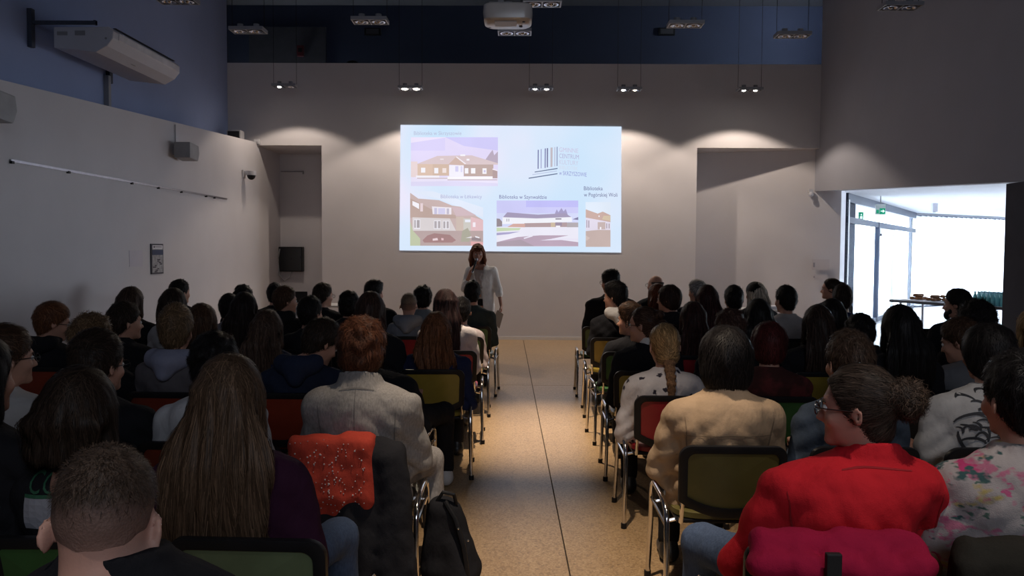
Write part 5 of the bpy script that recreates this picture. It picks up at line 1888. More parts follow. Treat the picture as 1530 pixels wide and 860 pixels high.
seat('long_red', 'F', 'person with long dark hair and white shirt on red chair, face turned aside', 'long dark-haired person in white shirt', 664, 432, 'red', cx=-0.58, hair='long', hc=(0.035, 0.017, 0.016), top=(0.52, 0.47, 0.47), L=0.52, hw=1.0, face=True, yaw=34, bx=4)
# --- row G
seat('grey_side', 'G', 'person with short black hair in grey shirt beside long black-brown hair', 'short black-haired person in grey shirt', 343, 439, 'black', hair='short', hc=BLK, top=GREYH, bx=-4)
seat('buzz_profile', 'G', 'person with brown cropped hair in side view, black hoodie, below the niche monitor', 'cropped side-view person below niche monitor', 428, 428, 'black', hair='short', hc=BRN, top=K, hood=K, yaw=-54, face=True, bx=-8)
seat('dark_c', 'G', 'person with tousled black hair and black top beside long dark-brown hair', 'tousled black-haired person', 522, 433, 'black', hair='mop', hc=BLK, top=K)
seat('small_grey', 'G', 'small person with pale cropped hair in a light grey hoodie', 'small person in light grey hoodie', 611, 439, 'red', hair='buzz', hc=(0.11, 0.075, 0.05), top=(0.20, 0.21, 0.24), hood=(0.22, 0.23, 0.26), hs=0.95, b=0.86)
seat('aisle_pink', 'G', 'person in pale pink top half hidden behind long dark hair by the aisle', 'pale pink-topped person', 690, 444, 'green', cx=-0.57, hair='short', hc=BLK, top=(0.50, 0.42, 0.42), b=0.9)
# --- row H
seat('wall_black', 'H', 'person with short black hair and one ear showing against the low white wall', 'short black-haired person by low wall', 270, 418, 'black', hair='short', hc=BLK, top=K, yaw=-30)
seat('top_dark', 'H', 'person with rounded black hair above the long black-brown hair', 'rounded black-haired person', 364, 424.5, 'black', hair='mop', hc=BLK, top=K)
seat('niche_dark', 'I', 'person with black hair half hidden by the cropped side-view head below the monitor', 'half-hidden black-haired person', 411, 423, 'black', hair='short', hc=BLK, top=K)
seat('niche_glasses', 'H', 'person with short dark hair and glasses seated before the white front table', 'glasses wearer before white front table', 484, 423, 'black', hair='short', hc=DBR, top=K, glasses=True, face=True, yaw=-40, bx=3)
seat('tall_dark', 'H', 'person with short dark hair in black jacket near the slide corner, head turned aside', 'short dark-haired person near the slide corner', 560, 418, 'black', hair='side', hc=BLK, top=K, sleeve='jacket', yaw=-30, bx=4, collar='jacket')
seat('grey_tee', 'H', 'person with round black hair and grey shirt behind the pale cropped head', 'round black-haired person in grey shirt', 632, 425, 'black', hair='mop', hc=BLK, top=(0.19, 0.21, 0.23))
seat('front_aisle', 'H', 'person with cropped black hair and dark grey-green shirt seated before the presenter', 'person in dark grey-green shirt', 706, 419.5, 'green', cx=-0.52, hair='short', hc=BLK, top=(0.045, 0.055, 0.052), neckw=0.058, bx=1, b=1.02)

# --- other side of the aisle
RX = 0.875
big = seat('redjacket', 'B', 'large person in a bright red jacket with hair in a bun and glasses', 'person in bright red jacket', 1281, 545, 'black', cx=0.87, hair='bun', hc=(0.05, 0.034, 0.026), top=(0.60, 0.020, 0.030),
           b=1.14, depth=1.25, arms='cross', glasses=True, face=True, yaw=58, pitch=2, bx=-47, trous=denim, sleeve='jacket', collar='roll', skin=(0.50, 0.25, 0.19), vox=0.009,
           kn=[(-0.26, 0.40, 0.53), (0.12, 0.44, 0.53)], ft=[(-0.26, 0.48, 0), (0.12, 0.5, 0)])
seat('floral', 'B', 'person with short dark hair in a flower-patterned shirt beside the red jacket', 'person in flower-patterned shirt', 1521, 527, 'green', cx=1.43, hair='short', hc=BLK, top=(0.42, 0.37, 0.36), pat='floral', sleeve='short', bx=-24, yaw=8, face=True, vox=0.009)
bj = seat('beige', 'C', 'person with bushy black hair in beige jacket on olive aisle chair', 'person in beige jacket', 1083, 486, 'olive', cx=0.90, hair='bob', hc=BLK, top=(0.36, 0.255, 0.165), sleeve='jacket', b=1.07, depth=1.15, bx=-8, vox=0.009, collar='roll', arms='knee')
seat('denim', 'C', 'person with short faded brown hair in a blue-grey denim top', 'person in blue-grey denim top', 1267, 495, 'black', hair='short', hc=(0.045, 0.028, 0.02), top=(0.045, 0.06, 0.085), yaw=10, bx=4, face=True)
wt_ = seat('whiteprint', 'C', 'person with thick dark bowl hair in white T-shirt with ink drawing', 'person in white printed T-shirt', 1475, 481, 'black', hair='bowl', hc=BLK, top=(0.46, 0.44, 0.43), sleeve='short', bx=-14, b=1.08, yaw=5)
seat('birds', 'D', 'person with fair braided hair in white blouse dotted with dark birds', 'person in bird-dotted white blouse', 992, 483, 'red', cx=RX, hair='braid', hc=BLO, top=(0.60, 0.56, 0.57), pat='birds', b=0.98, bx=-3, yaw=10)
seat('maroon', 'D', 'person with short dark red hair in maroon-brown top on green chair', 'dark red-haired person', 1148, 479, 'green', hair='bowl', hc=MAR, top=(0.06, 0.022, 0.02), pat='maroonstain', bx=4)
seat('blackgirl', 'D', 'person with smooth waist-long black hair before the glass door', 'smooth black-haired person', 1343.5, 455, 'black', hair='long', hc=BLK, top=K, L=0.5, hw=1.15)
seat('greyprofile', 'D', 'person with faded brown hair in side view, grey shirt, behind the thick bowl hair', 'side-view person in grey shirt', 1434, 477.5, 'black', hair='short', hc=BRN, top=(0.15, 0.15, 0.16), yaw=44, pitch=14, face=True, d=4.95)
# --- row E
seat('updo', 'E', 'person with pinned-up brown hair and glasses in black sweater with white collar', 'person with pinned-up hair', 961, 458, 'yellow', cx=RX, hair='updo', hc=(0.06, 0.032, 0.022), top=K, collar='white', glasses=True, face=True, yaw=62, bx=4)
seat('curly_right', 'E', 'person with rounded curly brown hair behind the bushy black hair', 'curly brown-haired person', 1091, 459, 'black', hair='mop', hc=(0.065, 0.033, 0.025), top=K, hs=1.06)
seat('long_wall', 'E', 'person with very straight long brown hair before the white-shirted cropped head', 'very straight long-haired person', 1221, 455, 'yellow', hair='long', hc=(0.035, 0.021, 0.016), top=K, L=0.60, hw=1.05)
seat('messy_lean', 'E', 'person with messy dark hair bending low before the glass door', 'bending messy-haired person', 1285, 471, 'black', hair='mop', hc=BLK, top=K, d=5.9, pitch=30)
seat('afro', 'E', 'person with big curly black hair before the bottle packs', 'big curly-haired person', 1457, 447.5, 'black', hair='curly', hc=BLK, top=K)
seat('edge_fair', 'E', 'person with fair hair and grey top cut by the frame edge', 'fair-haired person cut by frame edge', 1542, 462, 'black', hair='long', hc=BLO, top=(0.16, 0.16, 0.17), L=0.22)
# --- row F
seat('darkside', 'F', 'person with light-brown hair turned aside, black top, behind the pinned-up hair', 'light-brown-haired person by the aisle', 941, 452.5, 'green', cx=RX, hair='side', hc=BRN, top=K, yaw=58, face=True)
seat('longred', 'F', 'person with long smooth brown hair on a red chair', 'long smooth brown-haired person', 1035, 450, 'red', hair='long', hc=(0.04, 0.018, 0.016), top=K, L=0.5, hw=1.0, d=6.45)
seat('darklong2', 'F', 'person with long black hair and black top beside the curly brown head', 'long-haired person in black', 1132, 446, 'black', hair='long', hc=BLK, top=K, L=0.40, hw=1.1, d=6.3)
seat('darklong3', 'F', 'person with long black hair between the straight brown hair and the glass door', 'long black-haired person by the glass door', 1242, 446, 'black', hair='long', hc=BLK, top=K, L=0.4, d=6.5)
# --- row G
seat('whitecollar', 'G', 'person with dark side-swept hair and white-yoked black top, face turned aside', 'dark-haired person in white-yoked top', 918, 421.5, 'yellow', cx=0.90, hair='side', hc=BLK, top=K, hood=(0.5, 0.48, 0.47), yaw=58, face=True)
seat('brownside', 'G', 'person with thick brown hair turned aside before the long reddish hair', 'thick brown-haired person', 998, 424.5, 'black', hair='bowl', hc=(0.035, 0.02, 0.016), top=K, yaw=56, face=True)
seat('reddark', 'G', 'person with long dark reddish hair beside the grey-haired head', 'long dark reddish-haired person', 1056, 425, 'black', hair='long', hc=(0.035, 0.012, 0.012), top=K, L=0.42, d=7.3)
seat('dark_mid', 'G', 'person with short black hair and faded nape beside the two-tone fair hair', 'black-haired person with faded nape', 1096, 426.5, 'black', hair='short', hc=BLK, top=K, d=7.9)
seat('whitetee', 'G', 'person with black cropped hair in white T-shirt on a black chair', 'cropped person in white T-shirt', 1173, 427, 'black', hair='short', hc=BLK, top=(0.38, 0.35, 0.34), sleeve='short', yaw=22, neckw=0.058, b=1.08)
seat('window_boy', 'G', 'person with faded dark hair at the glass door edge in dark top', 'faded-haired person at glass door edge', 1259, 425, 'black', hair='short', hc=DBR, top=NAVY, yaw=-12)
seat('beard', 'G', 'bearded person with short black hair in side view before the pastries', 'bearded person', 1429, 431.5, 'black', hair='short', hc=BLK, top=K, yaw=50, face=True, d=7.3, bx=2, neckw=0.06, b=1.08)
# --- row H and front
seat('suit_tall', 'H', 'tall person in a black suit and glasses at the aisle, nearest the slide', 'tall person in black suit', 911, 402.5, 'green', cx=0.90, hair='side', hc=BLK, top=K, sleeve='jacket', glasses=True, face=True, yaw=30, b=1.12, d=8.95)
seat('redhair', 'H', 'person with long reddish hair mostly hidden behind the thick brown hair', 'long reddish-haired person', 981, 423.5, 'black', hair='long', hc=RED, top=K, L=0.3, yaw=20)
seat('twotone', 'H', 'person with fair hair dark at the crown in black jacket', 'two-tone fair-haired person', 1128, 421, 'black', hair='long', hc=(0.42, 0.36, 0.29), top=K, sleeve='jacket', L=0.30, yaw=26, hw=0.9)
seat('bald', 'I', 'bald person with glasses in a dark suit near the slide corner', 'bald person', 979, 411.5, 'black', hair='bald', hc=(0.08, 0.06, 0.05), top=(0.02, 0.02, 0.024), sleeve='jacket', glasses=True, face=True, yaw=34, collar='jacket')
seat('greyhair', 'I', 'person with short grey hair in a black suit at the niche edge', 'grey-haired person', 1041, 418, 'black', hair='side', hc=GRY, top=K, sleeve='jacket', yaw=36, face=True)
seat('profile_lady', 'I', 'person with tied-back dark hair in side view beside the foyer opening', 'tied-back dark-haired person', 1241, 415.5, 'black', hair='bun', hc=DBR, top=(0.02, 0.022, 0.03), yaw=66, face=True)

# lettering, prints, braid, beard and other details on people
pd = PP['cos']
zb = PZ(70, 738, 0).z
Xr = lambda px, y_: P(px, 700, y_).x
yb_ = ROW['B'] - 0.25
x0, z0_ = P(36, 738, yb_).x - pd['root'].location.x, P(36, 738, yb_).z
vv, ff = text_mesh('COS', 1.0, spacing=1.05)
xs = [a[0] for a in vv]; ys_ = [a[1] for a in vv]
kx, kz = 0.125 / max(xs), 0.058 / max(ys_)
shape = ([(x0 + a[0] * kx, z0_ + a[1] * kz) for a in vv], ff)
gm2 = plain('green_print', (0.02, 0.10, 0.05), 0.7)
decal(pd, [shape], 'shirt_lettering', gm2)
# white folder panel below the lettering
rows_ = []
pts, fcs = [], []
for i in range(9):
    for j in range(6):
        pts.append((x0 - 0.005 + 0.155 * i / 8, z0_ - 0.012 - 0.09 * j / 5))
for i in range(8):
    for j in range(5):
        a = i * 6 + j
        fcs.append((a, a + 1, a + 7, a + 6))
decal(pd, [(pts, fcs)], 'shirt_panel', plain('shirt_white_print', (0.32, 0.32, 0.36), 0.8), 0.005)
pts = [(x0 - 0.005 + 0.155 * i / 8, z0_ - 0.012 + 0.010 * j) for i in range(9) for j in range(2)]
decal(pd, [(pts, [(2 * i, 2 * i + 1, 2 * i + 3, 2 * i + 2) for i in range(8)])], 'shirt_stripe', gm2, 0.006)

# ink drawing on the white T-shirt
pd = PP['whiteprint']
rng = random.Random(11)
ox = pd['root'].location.x
zc = pd['zn'] - 0.17
S = []


def arc(cx, cz, rx, rz, a0, a1, w, n=14):
    S.append(stroke([(cx - 0.09 + rx * math.cos(R(a0 + (a1 - a0) * i / (n - 1))), cz + rz * math.sin(R(a0 + (a1 - a0) * i / (n - 1)))) for i in range(n)], w))


arc(0.03, zc, 0.10, 0.07, 160, 20, 0.006); arc(0.05, zc + 0.005, 0.085, 0.085, 110, -20, 0.011); arc(0.035, zc - 0.015, 0.08, 0.09, 180, 250, 0.005)
arc(0.01, zc - 0.005, 0.022, 0.010, 180, 20, 0.004); arc(0.075, zc - 0.01, 0.020, 0.010, 170, 10, 0.004); arc(0.05, zc - 0.02, 0.012, 0.03, 120, -60, 0.003)
for i in range(7):
    a = -0.12 + 0.035 * i
    arc(a, zc + 0.10 + 0.02 * math.sin(i), 0.04, 0.035, 200 - 20 * i, 60 - 10 * i, 0.004)
for i in range(5):
    arc(-0.02 + 0.03 * i, zc + 0.145, 0.035, 0.02, 170, 30 + 10 * i, 0.003)
for i in range(4):
    arc(0.12 - 0.012 * i, zc + 0.03, 0.03, 0.055, 80, -70, 0.006)
for i in range(16):
    a = rng.uniform(-0.05, 0.15)
    arc(a, zc - 0.015 + rng.uniform(-0.05, 0.05), rng.uniform(0.015, 0.05), rng.uniform(0.012, 0.035), rng.uniform(90, 200), rng.uniform(-40, 60), rng.uniform(0.002, 0.006))
decal(pd, S, 'shirt_print', plain('ink_print', (0.035, 0.035, 0.04), 0.8), 0.006)
# seams on the near jackets
def seams(key, lines, col):
    pd_ = PP[key]
    decal(pd_, [stroke([(pd_['pivot'].x * 0.8 + x, pd_['zn'] + z) for x, z in ln_], 0.0022) for ln_ in lines], 'seams', plain('seam_' + key, col, 0.9), 0.0035)


def ln(a, b, n=12, sag=0.0):
    return [(a[0] + (b[0] - a[0]) * i / (n - 1), a[1] + (b[1] - a[1]) * i / (n - 1) - sag * math.sin(math.pi * i / (n - 1))) for i in range(n)]


seams('greyjacket', [ln((0, -0.02), (0, -0.45)), ln((-0.075, -0.03), (0.075, -0.03), 10, -0.012), ln((-0.17, -0.10), (-0.155, -0.30), 10), ln((0.17, -0.10), (0.155, -0.30), 10)], (0.15, 0.14, 0.135))
seams('redjacket', [ln((-0.22, -0.23), (0.20, -0.23), 16, -0.02), ln((-0.25, -0.10), (-0.22, -0.34), 12), ln((0.20, -0.10), (0.20, -0.34), 12), ln((-0.10, -0.03), (0.10, -0.03), 10, -0.01)], (0.34, 0.010, 0.016))
seams('beige', [ln((-0.19, -0.18), (0.19, -0.18), 14, -0.012), ln((-0.19, -0.10), (-0.17, -0.32), 12), ln((0.19, -0.10), (0.17, -0.32), 12), ln((-0.16, -0.40), (0.16, -0.40), 12, 0.01)], (0.20, 0.14, 0.09))
# braid down the bird-dotted blouse
pd = PP['birds']
F = Field((pd['Hc'].x - 0.12, pd['Hc'].y - 0.30, pd['Hc'].z - 0.46), (pd['Hc'].x + 0.14, pd['Hc'].y + 0.0, pd['Hc'].z), 0.0085)
nz_ = pd['Hc'] + Vector((0.012, -0.095, -0.05))
for i in range(9):
    t = i / 8
    yv = nz_.y - 0.075 * min(1, t * 2.2)
    zv = nz_.z - 0.29 * t
    rr_ = 0.026 - 0.013 * t
    for s in (-1, 1):
        F.cone((nz_.x + s * rr_ * 0.55 + 0.01 * t, yv, zv), (nz_.x - s * rr_ * 0.2 + 0.01 * t, yv - 0.004, zv - 0.026), rr_, rr_ * 0.7, 0.006)
V, Q = F.mesh()
link('braid', np_mesh('braid', V, Q, hairmat((0.20, 0.11, 0.06))), pd['root'])
# bun ends on the red jacket's wearer
pd = PP['redjacket']
F = Field((pd['Hc'].x - 0.02, pd['Hc'].y - 0.22, pd['Hc'].z - 0.08), (pd['Hc'].x + 0.30, pd['Hc'].y + 0.12, pd['Hc'].z + 0.16), 0.0075)
for i in range(12):
    a = i * 0.55
    c0 = pd['Hc'] + pd['Rh'] @ Vector((0.0 + 0.028 * math.sin(a * 1.9), -0.128 - 0.030 * math.cos(a), 0.035 + 0.032 * math.sin(a)))
    F.ell(c0, (0.026, 0.022, 0.022), 0.008)
F.cone(pd['Hc'] + pd['Rh'] @ Vector((0, -0.09, 0.03)), pd['Hc'] + pd['Rh'] @ Vector((0, -0.15, 0.03)), 0.035, 0.028, 0.02)
V, Q = F.mesh()
hb = link('hair_bun', np_mesh('hair_bun', V, Q, hairmat((0.06, 0.038, 0.028))), pd['root'])
strands(hb, F, V, 'curly', (0.07, 0.045, 0.032), pd['Hc'], pd['Rh'], 1.0, 3.4, 77, 0.1)
# mint undershirt hem
F = Field((-0.36, -0.36, 0.44), (0.36, 0.2, 0.66), 0.013)
F.put((-0.4, -0.4, 0.4), (0.4, 0.3, 0.7), torso_fn(pd['zn'], pd['lean'], 1.13, 1.22, 0.016, 0.44), 0.0)
X, Y, Z = F.grid((slice(None),) * 3)
F.F = np.maximum(F.F, Z - 0.56 - 0.06 * np.sin(X * 8)).astype(np.float32)
V, Q = F.mesh()
link('undershirt', np_mesh('undershirt', V, Q, cloth((0.34, 0.40, 0.32))), pd['root'])
# beard
pd = PP['beard']
F = Field(tuple(pd['Hc'] - Vector((0.13, 0.13, 0.2))), tuple(pd['Hc'] + Vector((0.13, 0.13, 0.05))), 0.010)
for p_ in ((0, 0.085, -0.10), (0.03, 0.07, -0.085), (-0.03, 0.07, -0.085), (0.055, 0.035, -0.06), (-0.055, 0.035, -0.06), (0, 0.07, -0.125)):
    F.ell(pd['Hc'] + pd['Rh'] @ (Vector(p_) * 0.93), (0.020, 0.020, 0.026), 0.03)
V, Q = F.mesh()
link('beard', np_mesh('beard', V, Q, hairmat(BLK)), pd['root'])
# dark crown of the two-tone hair
pd = PP['twotone']
F = Field(tuple(pd['Hc'] - Vector((0.15, 0.15, 0.02))), tuple(pd['Hc'] + Vector((0.15, 0.15, 0.17))), 0.011)
F.ell(pd['Hc'] + Vector((0, -0.012, 0.045)), (0.096, 0.118, 0.10), 0.0)
X, Y, Z = F.grid((slice(None),) * 3)
F.F = np.maximum(F.F, (pd['Hc'].z + 0.035 + 0.5 * np.clip(X - pd['Hc'].x, -0.1, 0.1)) - Z + 0 * Y).astype(np.float32)
V, Q = F.mesh()
link('dark_crown', np_mesh('dark_crown', V, Q, hairmat(BLK)), pd['root'])
# teal stripe on the leaning black jacket
pd = PP['lean_black']
decal(pd, [stroke([(-0.10 + 0.02 * i, pd['zn'] - 0.10 - 0.002 * i) for i in range(8)], 0.006)], 'teal_stripe', plain('teal_stripe', (0.04, 0.25, 0.30), 0.6), 0.006)

# empty chair seen between the heads before the foyer table
chair(P(1385, 488, 8.6).x, 8.92, 0.0, 'black', 'empty black chair between heads before the pastry trays')

# ---------------------------------------------------------------- garments hung on chairs, bags
def draped(name, label, cat, cx, y, zt, shapes, mats, extra=None):
    t = thing(name, label, cat, (cx, y, 0))
    for nm, fn, lo, hi, m, h in shapes:
        F = Field(lo, hi, h)
        fn(F)
        X, Y, Z = F.grid((slice(None),) * 3)
        F.F = (F.F + 0.008 * n3(X * 1.5, Y, Z * 0.5, 34, hash(nm) % 7) + 0.004 * n3(X, Y, Z, 80, 2)).astype(np.float32)
        V, Q = F.mesh()
        link(nm, np_mesh(nm, V, Q, m), t)
    return t


yc = ROW['C'] - 0.28
red_cl = cloth((0.44, 0.055, 0.035))
blk_cl = cloth((0.016, 0.015, 0.022))


def f_red(F):
    for i in range(9):
        x = -0.19 + 0.037 * i
        F.cone((x, -0.06, 0.775), (x + 0.004, -0.075, 0.56 + 0.012 * math.sin(i * 2.1)), 0.032, 0.036, 0.025)
    F.cone((-0.20, -0.02, 0.765), (0.105, -0.02, 0.785), 0.04, 0.04, 0.03)
    for i in range(6):
        x = -0.15 + 0.04 * i
        F.cone((x, -0.055, 0.60), (x, -0.06, 0.50), 0.03, 0.028, 0.02)


def f_coat(F):
    F.cone((0.06, -0.02, 0.775), (0.21, -0.01, 0.745), 0.04, 0.045, 0.03)
    for i in range(11):
        x = -0.20 + 0.043 * i
        zt_ = 0.50 if i < 5 else 0.76 - 0.012 * (i - 5)
        F.cone((x, -0.045, zt_), (x * 1.12, -0.07 - 0.02 * (i % 2), 0.20 - 0.02 * math.sin(i)), 0.036, 0.044, 0.03)
    F.cone((0.20, -0.03, 0.72), (0.275, -0.08, 0.16), 0.05, 0.05, 0.04)


draped('black_coat', 'black coat hanging on the grey blazer wearer\'s chair, under the red jacket', 'coat', -0.735, yc, 0.8,
       [('coat_body', f_coat, (-0.38, -0.2, 0.08), (0.40, 0.12, 0.86), blk_cl, 0.011)], None)
rj = draped('sequin_jacket', 'red jacket with sparkling sequins hung over the grey blazer wearer\'s chair', 'jacket', -0.735, yc, 0.8,
            [('jacket_body', f_red, (-0.34, -0.2, 0.40), (0.22, 0.10, 0.88), red_cl, 0.010)], None)
me = rj.children[0].data
co = [v.co.copy() for v in me.vertices]
bv = BVHTree.FromPolygons(co, [tuple(p_.vertices) for p_ in me.polygons])
q = MB()
rng = random.Random(5)
for i in range(150):
    x, z = rng.uniform(-0.22, 0.11), rng.uniform(0.50, 0.80)
    hit = bv.ray_cast(Vector((x, -1, z)), Vector((0, 1, 0)))
    if hit[0] is not None:
        q.ball(hit[0] + Vector((0, -0.001, 0)), rng.choice((0.0022, 0.003, 0.004)), 6, 4)
o = q.build('sequins', plain('sequin', (0.85, 0.80, 0.80), 0.25, 0.6, emit=None), rj)
o['kind'] = 'stuff'

# red puffer jacket on the red jacket wearer's chair
pu = cloth((0.36, 0.012, 0.05))


def f_puff(F):
    for k in range(4):
        z = 0.74 - 0.085 * k
        for i in range(5):
            x0_ = -0.22 + 0.095 * i
            F.ell((x0_ + 0.02, -0.085 - 0.012 * math.sin(i * 1.7 + k), z), (0.060, 0.052, 0.046), 0.003)
    F.cone((-0.20, -0.03, 0.775), (0.20, -0.03, 0.775), 0.045, 0.045, 0.03)
    F.ell((0.10, -0.09, 0.72), (0.13, 0.05, 0.05), 0.01)


ybk = ROW['B'] - 0.28
pj_ = draped('puffer_jacket', 'crimson quilted puffer jacket hung over the bright red jacket wearer\'s chair', 'jacket', 0.875, ybk, 0.8,
             [('jacket_body', f_puff, (-0.36, -0.22, 0.40), (0.36, 0.12, 0.88), pu, 0.0085)], None)
MB().box((-0.075, -0.165, 0.45), (-0.035, -0.145, 0.80)).build('black_strap', plain('strap', (0.012, 0.012, 0.014), 0.6), pj_, bevel=0.004)
MB().ball((-0.09, -0.165, 0.56), 0.005, 8, 6).ball((-0.02, -0.165, 0.56), 0.005, 8, 6).ball((0.06, -0.15, 0.53), 0.005, 8, 6).build('snap_buttons', chrome, pj_, True)

dk_ = cloth((0.030, 0.027, 0.022))


def f_dark(F):
    F.cone((-0.20, -0.03, 0.755), (0.22, -0.03, 0.755), 0.05, 0.05, 0.03)
    for i in range(9):
        x = -0.22 + 0.055 * i
        F.cone((x, -0.06, 0.73), (x * 1.1, -0.10 - 0.02 * (i % 2), 0.25), 0.042, 0.05, 0.03)


draped('dark_parka', 'dark olive-black parka hung on the flower-shirted person\'s chair', 'coat', 1.45, ybk, 0.8, [('coat_body', f_dark, (-0.40, -0.24, 0.1), (0.42, 0.12, 0.86), dk_, 0.0125)], None)

# backpack by the aisle
bp = P(672, 735, 3.72)
t = thing('backpack', 'black backpack standing on the floor by the aisle beside the grey blazer wearer', 'backpack', (bp.x + 0.005, 3.70, 0))
F = Field((-0.19, -0.2, -0.01), (0.19, 0.2, 0.52), 0.0105)
F.cone((-0.035, 0, 0.11), (-0.045, 0, 0.37), 0.105, 0.065, 0.05)
F.cone((0.045, 0, 0.11), (-0.005, 0, 0.36), 0.100, 0.060, 0.05)
F.cone((0.05, -0.07, 0.09), (0.03, -0.05, 0.22), 0.075, 0.05, 0.04)
X, Y, Z = F.grid((slice(None),) * 3)
F.F = np.maximum(F.F + 0.006 * n3(X, Y, Z, 45, 3), 0.004 - Z).astype(np.float32)
V, Q = F.mesh()
link('bag_body', np_mesh('bag_body', V, Q, cloth((0.012, 0.012, 0.013))), t)
MB().tube([(-0.06, -0.03, 0.42), (-0.03, -0.05, 0.47), (0.02, -0.05, 0.46), (0.03, -0.03, 0.41)], 0.009, 8).build('carry_handle', black_pl, t, True)
MB().tube([(0.02, -0.09, 0.36), (0.05, -0.11, 0.30), (0.07, -0.125, 0.22)], 0.003, 6).ball((0.045, -0.11, 0.32), 0.006, 8, 6).ball((0.09, -0.12, 0.27), 0.006, 8, 6).build('zip_pulls', chrome, t, True)
MB().tube([(-0.02, -0.06, 0.43), (0.03, -0.09, 0.36), (0.07, -0.12, 0.24), (0.09, -0.12, 0.1)], 0.012, 8).build('shoulder_strap', black_pl, t, True)

# ---------------------------------------------------------------- the presenter, standing and facing the seats
PD = 11.4
pt = P(714, 365, PD)
pb = P(719, 430, PD)
root = thing('person', 'standing presenter in a white blazer speaking into a microphone before the slide', 'person', (pb.x, PD, 0), math.pi)
ZT = pt.z - 0.02
# local frame: the presenter faces local +Y (towards the camera); local +X is the photo's left
hxl = -(pt.x - pb.x)
Hc = Vector((hxl, 0.03, ZT - 0.113))
Rh = Matrix.Rotation(R(6), 3, 'Z') @ Matrix.Rotation(R(-6), 3, 'X')
iR = np.array(Rh.transposed())


def plocal(X, Y, Z):
    dx, dy, dz = (X - Hc.x), (Y - Hc.y), (Z - Hc.z)
    return (iR[0, 0] * dx + iR[0, 1] * dy + iR[0, 2] * dz, iR[1, 0] * dx + iR[1, 1] * dy + iR[1, 2] * dz, iR[2, 0] * dx + iR[2, 1] * dy + iR[2, 2] * dz)


znp = Hc.z - 0.165
sh_ = znp - 0.07
hip = znp - 0.53
mw = Vector((hxl + 0.085, 0.130, Hc.z - 0.235))                  # wrist of the hand with the microphone
elr = Vector((0.235, 0.04, sh_ - 0.26))
ell_ = Vector((-0.245, -0.02, sh_ - 0.27))
wrl = Vector((-0.285, 0.06, sh_ - 0.49))
F = Field((-0.42, -0.28, 0.0), (0.42, 0.34, ZT + 0.06), 0.0085)
us = np.array([hip - 0.02, hip + 0.06, hip + 0.2, hip + 0.36, hip + 0.46, znp - 0.03, znp + 0.02])
F.put((-0.3, -0.2, hip - 0.1), (0.3, 0.2, znp + 0.05), lambda X, Y, Z: np.maximum((np.sqrt((X / np.interp(Z, us, [0.15, 0.15, 0.115, 0.145, 0.16, 0.09, 0.05])) ** 2 + (Y / np.interp(Z, us, [0.1, 0.1, 0.08, 0.095, 0.09, 0.06, 0.05])) ** 2) - 1) * 0.08, np.maximum(hip - 0.06 - Z, Z - znp - 0.02)), 0.0)
for s, e, w_ in ((1, elr, mw), (-1, ell_, wrl)):
    F.cone((s * 0.165, -0.005, sh_), e, 0.042, 0.034, 0.03)
    F.cone(e, w_, 0.034, 0.022, 0.012)
    F.cone((s * 0.08, 0, hip), (s * 0.09, 0.015, 0.48), 0.075, 0.05, 0.05)
    F.cone((s * 0.09, 0.015, 0.48), (s * 0.095, -0.01, 0.09), 0.05, 0.032, 0.02)
    F.cone((s * 0.095, -0.02, 0.05), (s * 0.105, 0.13, 0.03), 0.034, 0.026, 0.02)
hand(F, mw, (-0.45, 0.2, 0.8), (0.7, 0.55, 0.3), (-0.35, 0.6, 0.1), curl=1.15, s=0.92)
hand(F, wrl, (-0.1, 0.25, -1), (-1, 0.1, 0), (0.1, 1, 0.1), curl=0.75, s=0.92)
F.put(tuple(Hc - Vector((0.17, 0.17, 0.26))), tuple(Hc + Vector((0.17, 0.17, 0.17))), lambda X, Y, Z: head_sdf(*plocal(X, Y, Z), neck=0.046), 0.02)
V, Q = F.mesh()
cen = V[Q].mean(1)
lx, ly, lz = plocal(cen[:, 0], cen[:, 1], cen[:, 2])
mi = ((np.abs(lx) < 0.023) & (ly > 0.072) & (lz < -0.060) & (lz > -0.080)).astype(int)
link('body', np_mesh('body', V, Q, [skinmat((0.42, 0.23, 0.17)), lipm], mi), root)
Mh = Matrix.Translation(Hc) @ Rh.to_4x4()
make_eyes(root, Mh)
brows(root, Mh, AUB)
# blouse
F = Field((-0.3, -0.25, hip), (0.3, 0.25, znp + 0.05), 0.012)
F.put((-0.3, -0.25, hip), (0.3, 0.25, znp + 0.05), lambda X, Y, Z: np.maximum((np.sqrt((X / np.interp(Z, us, [0.165, 0.165, 0.135, 0.16, 0.172, 0.10, 0.07])) ** 2 + (Y / np.interp(Z, us, [0.115, 0.115, 0.10, 0.115, 0.11, 0.075, 0.065])) ** 2) - 1) * 0.1, np.maximum(hip + 0.04 - Z, Z - (znp - 0.02 - 0.5 * np.clip(Y, 0, 0.14)))), 0.0)
for i in range(5):
    F.cone((0.015 * math.sin(i * 2), 0.12, znp - 0.12 - 0.05 * i), (0.02 * math.cos(i), 0.125, znp - 0.16 - 0.05 * i), 0.018, 0.014, 0.012)
V, Q = F.mesh()
link('blouse', np_mesh('blouse', V, Q, cloth((0.46, 0.42, 0.41))), root)
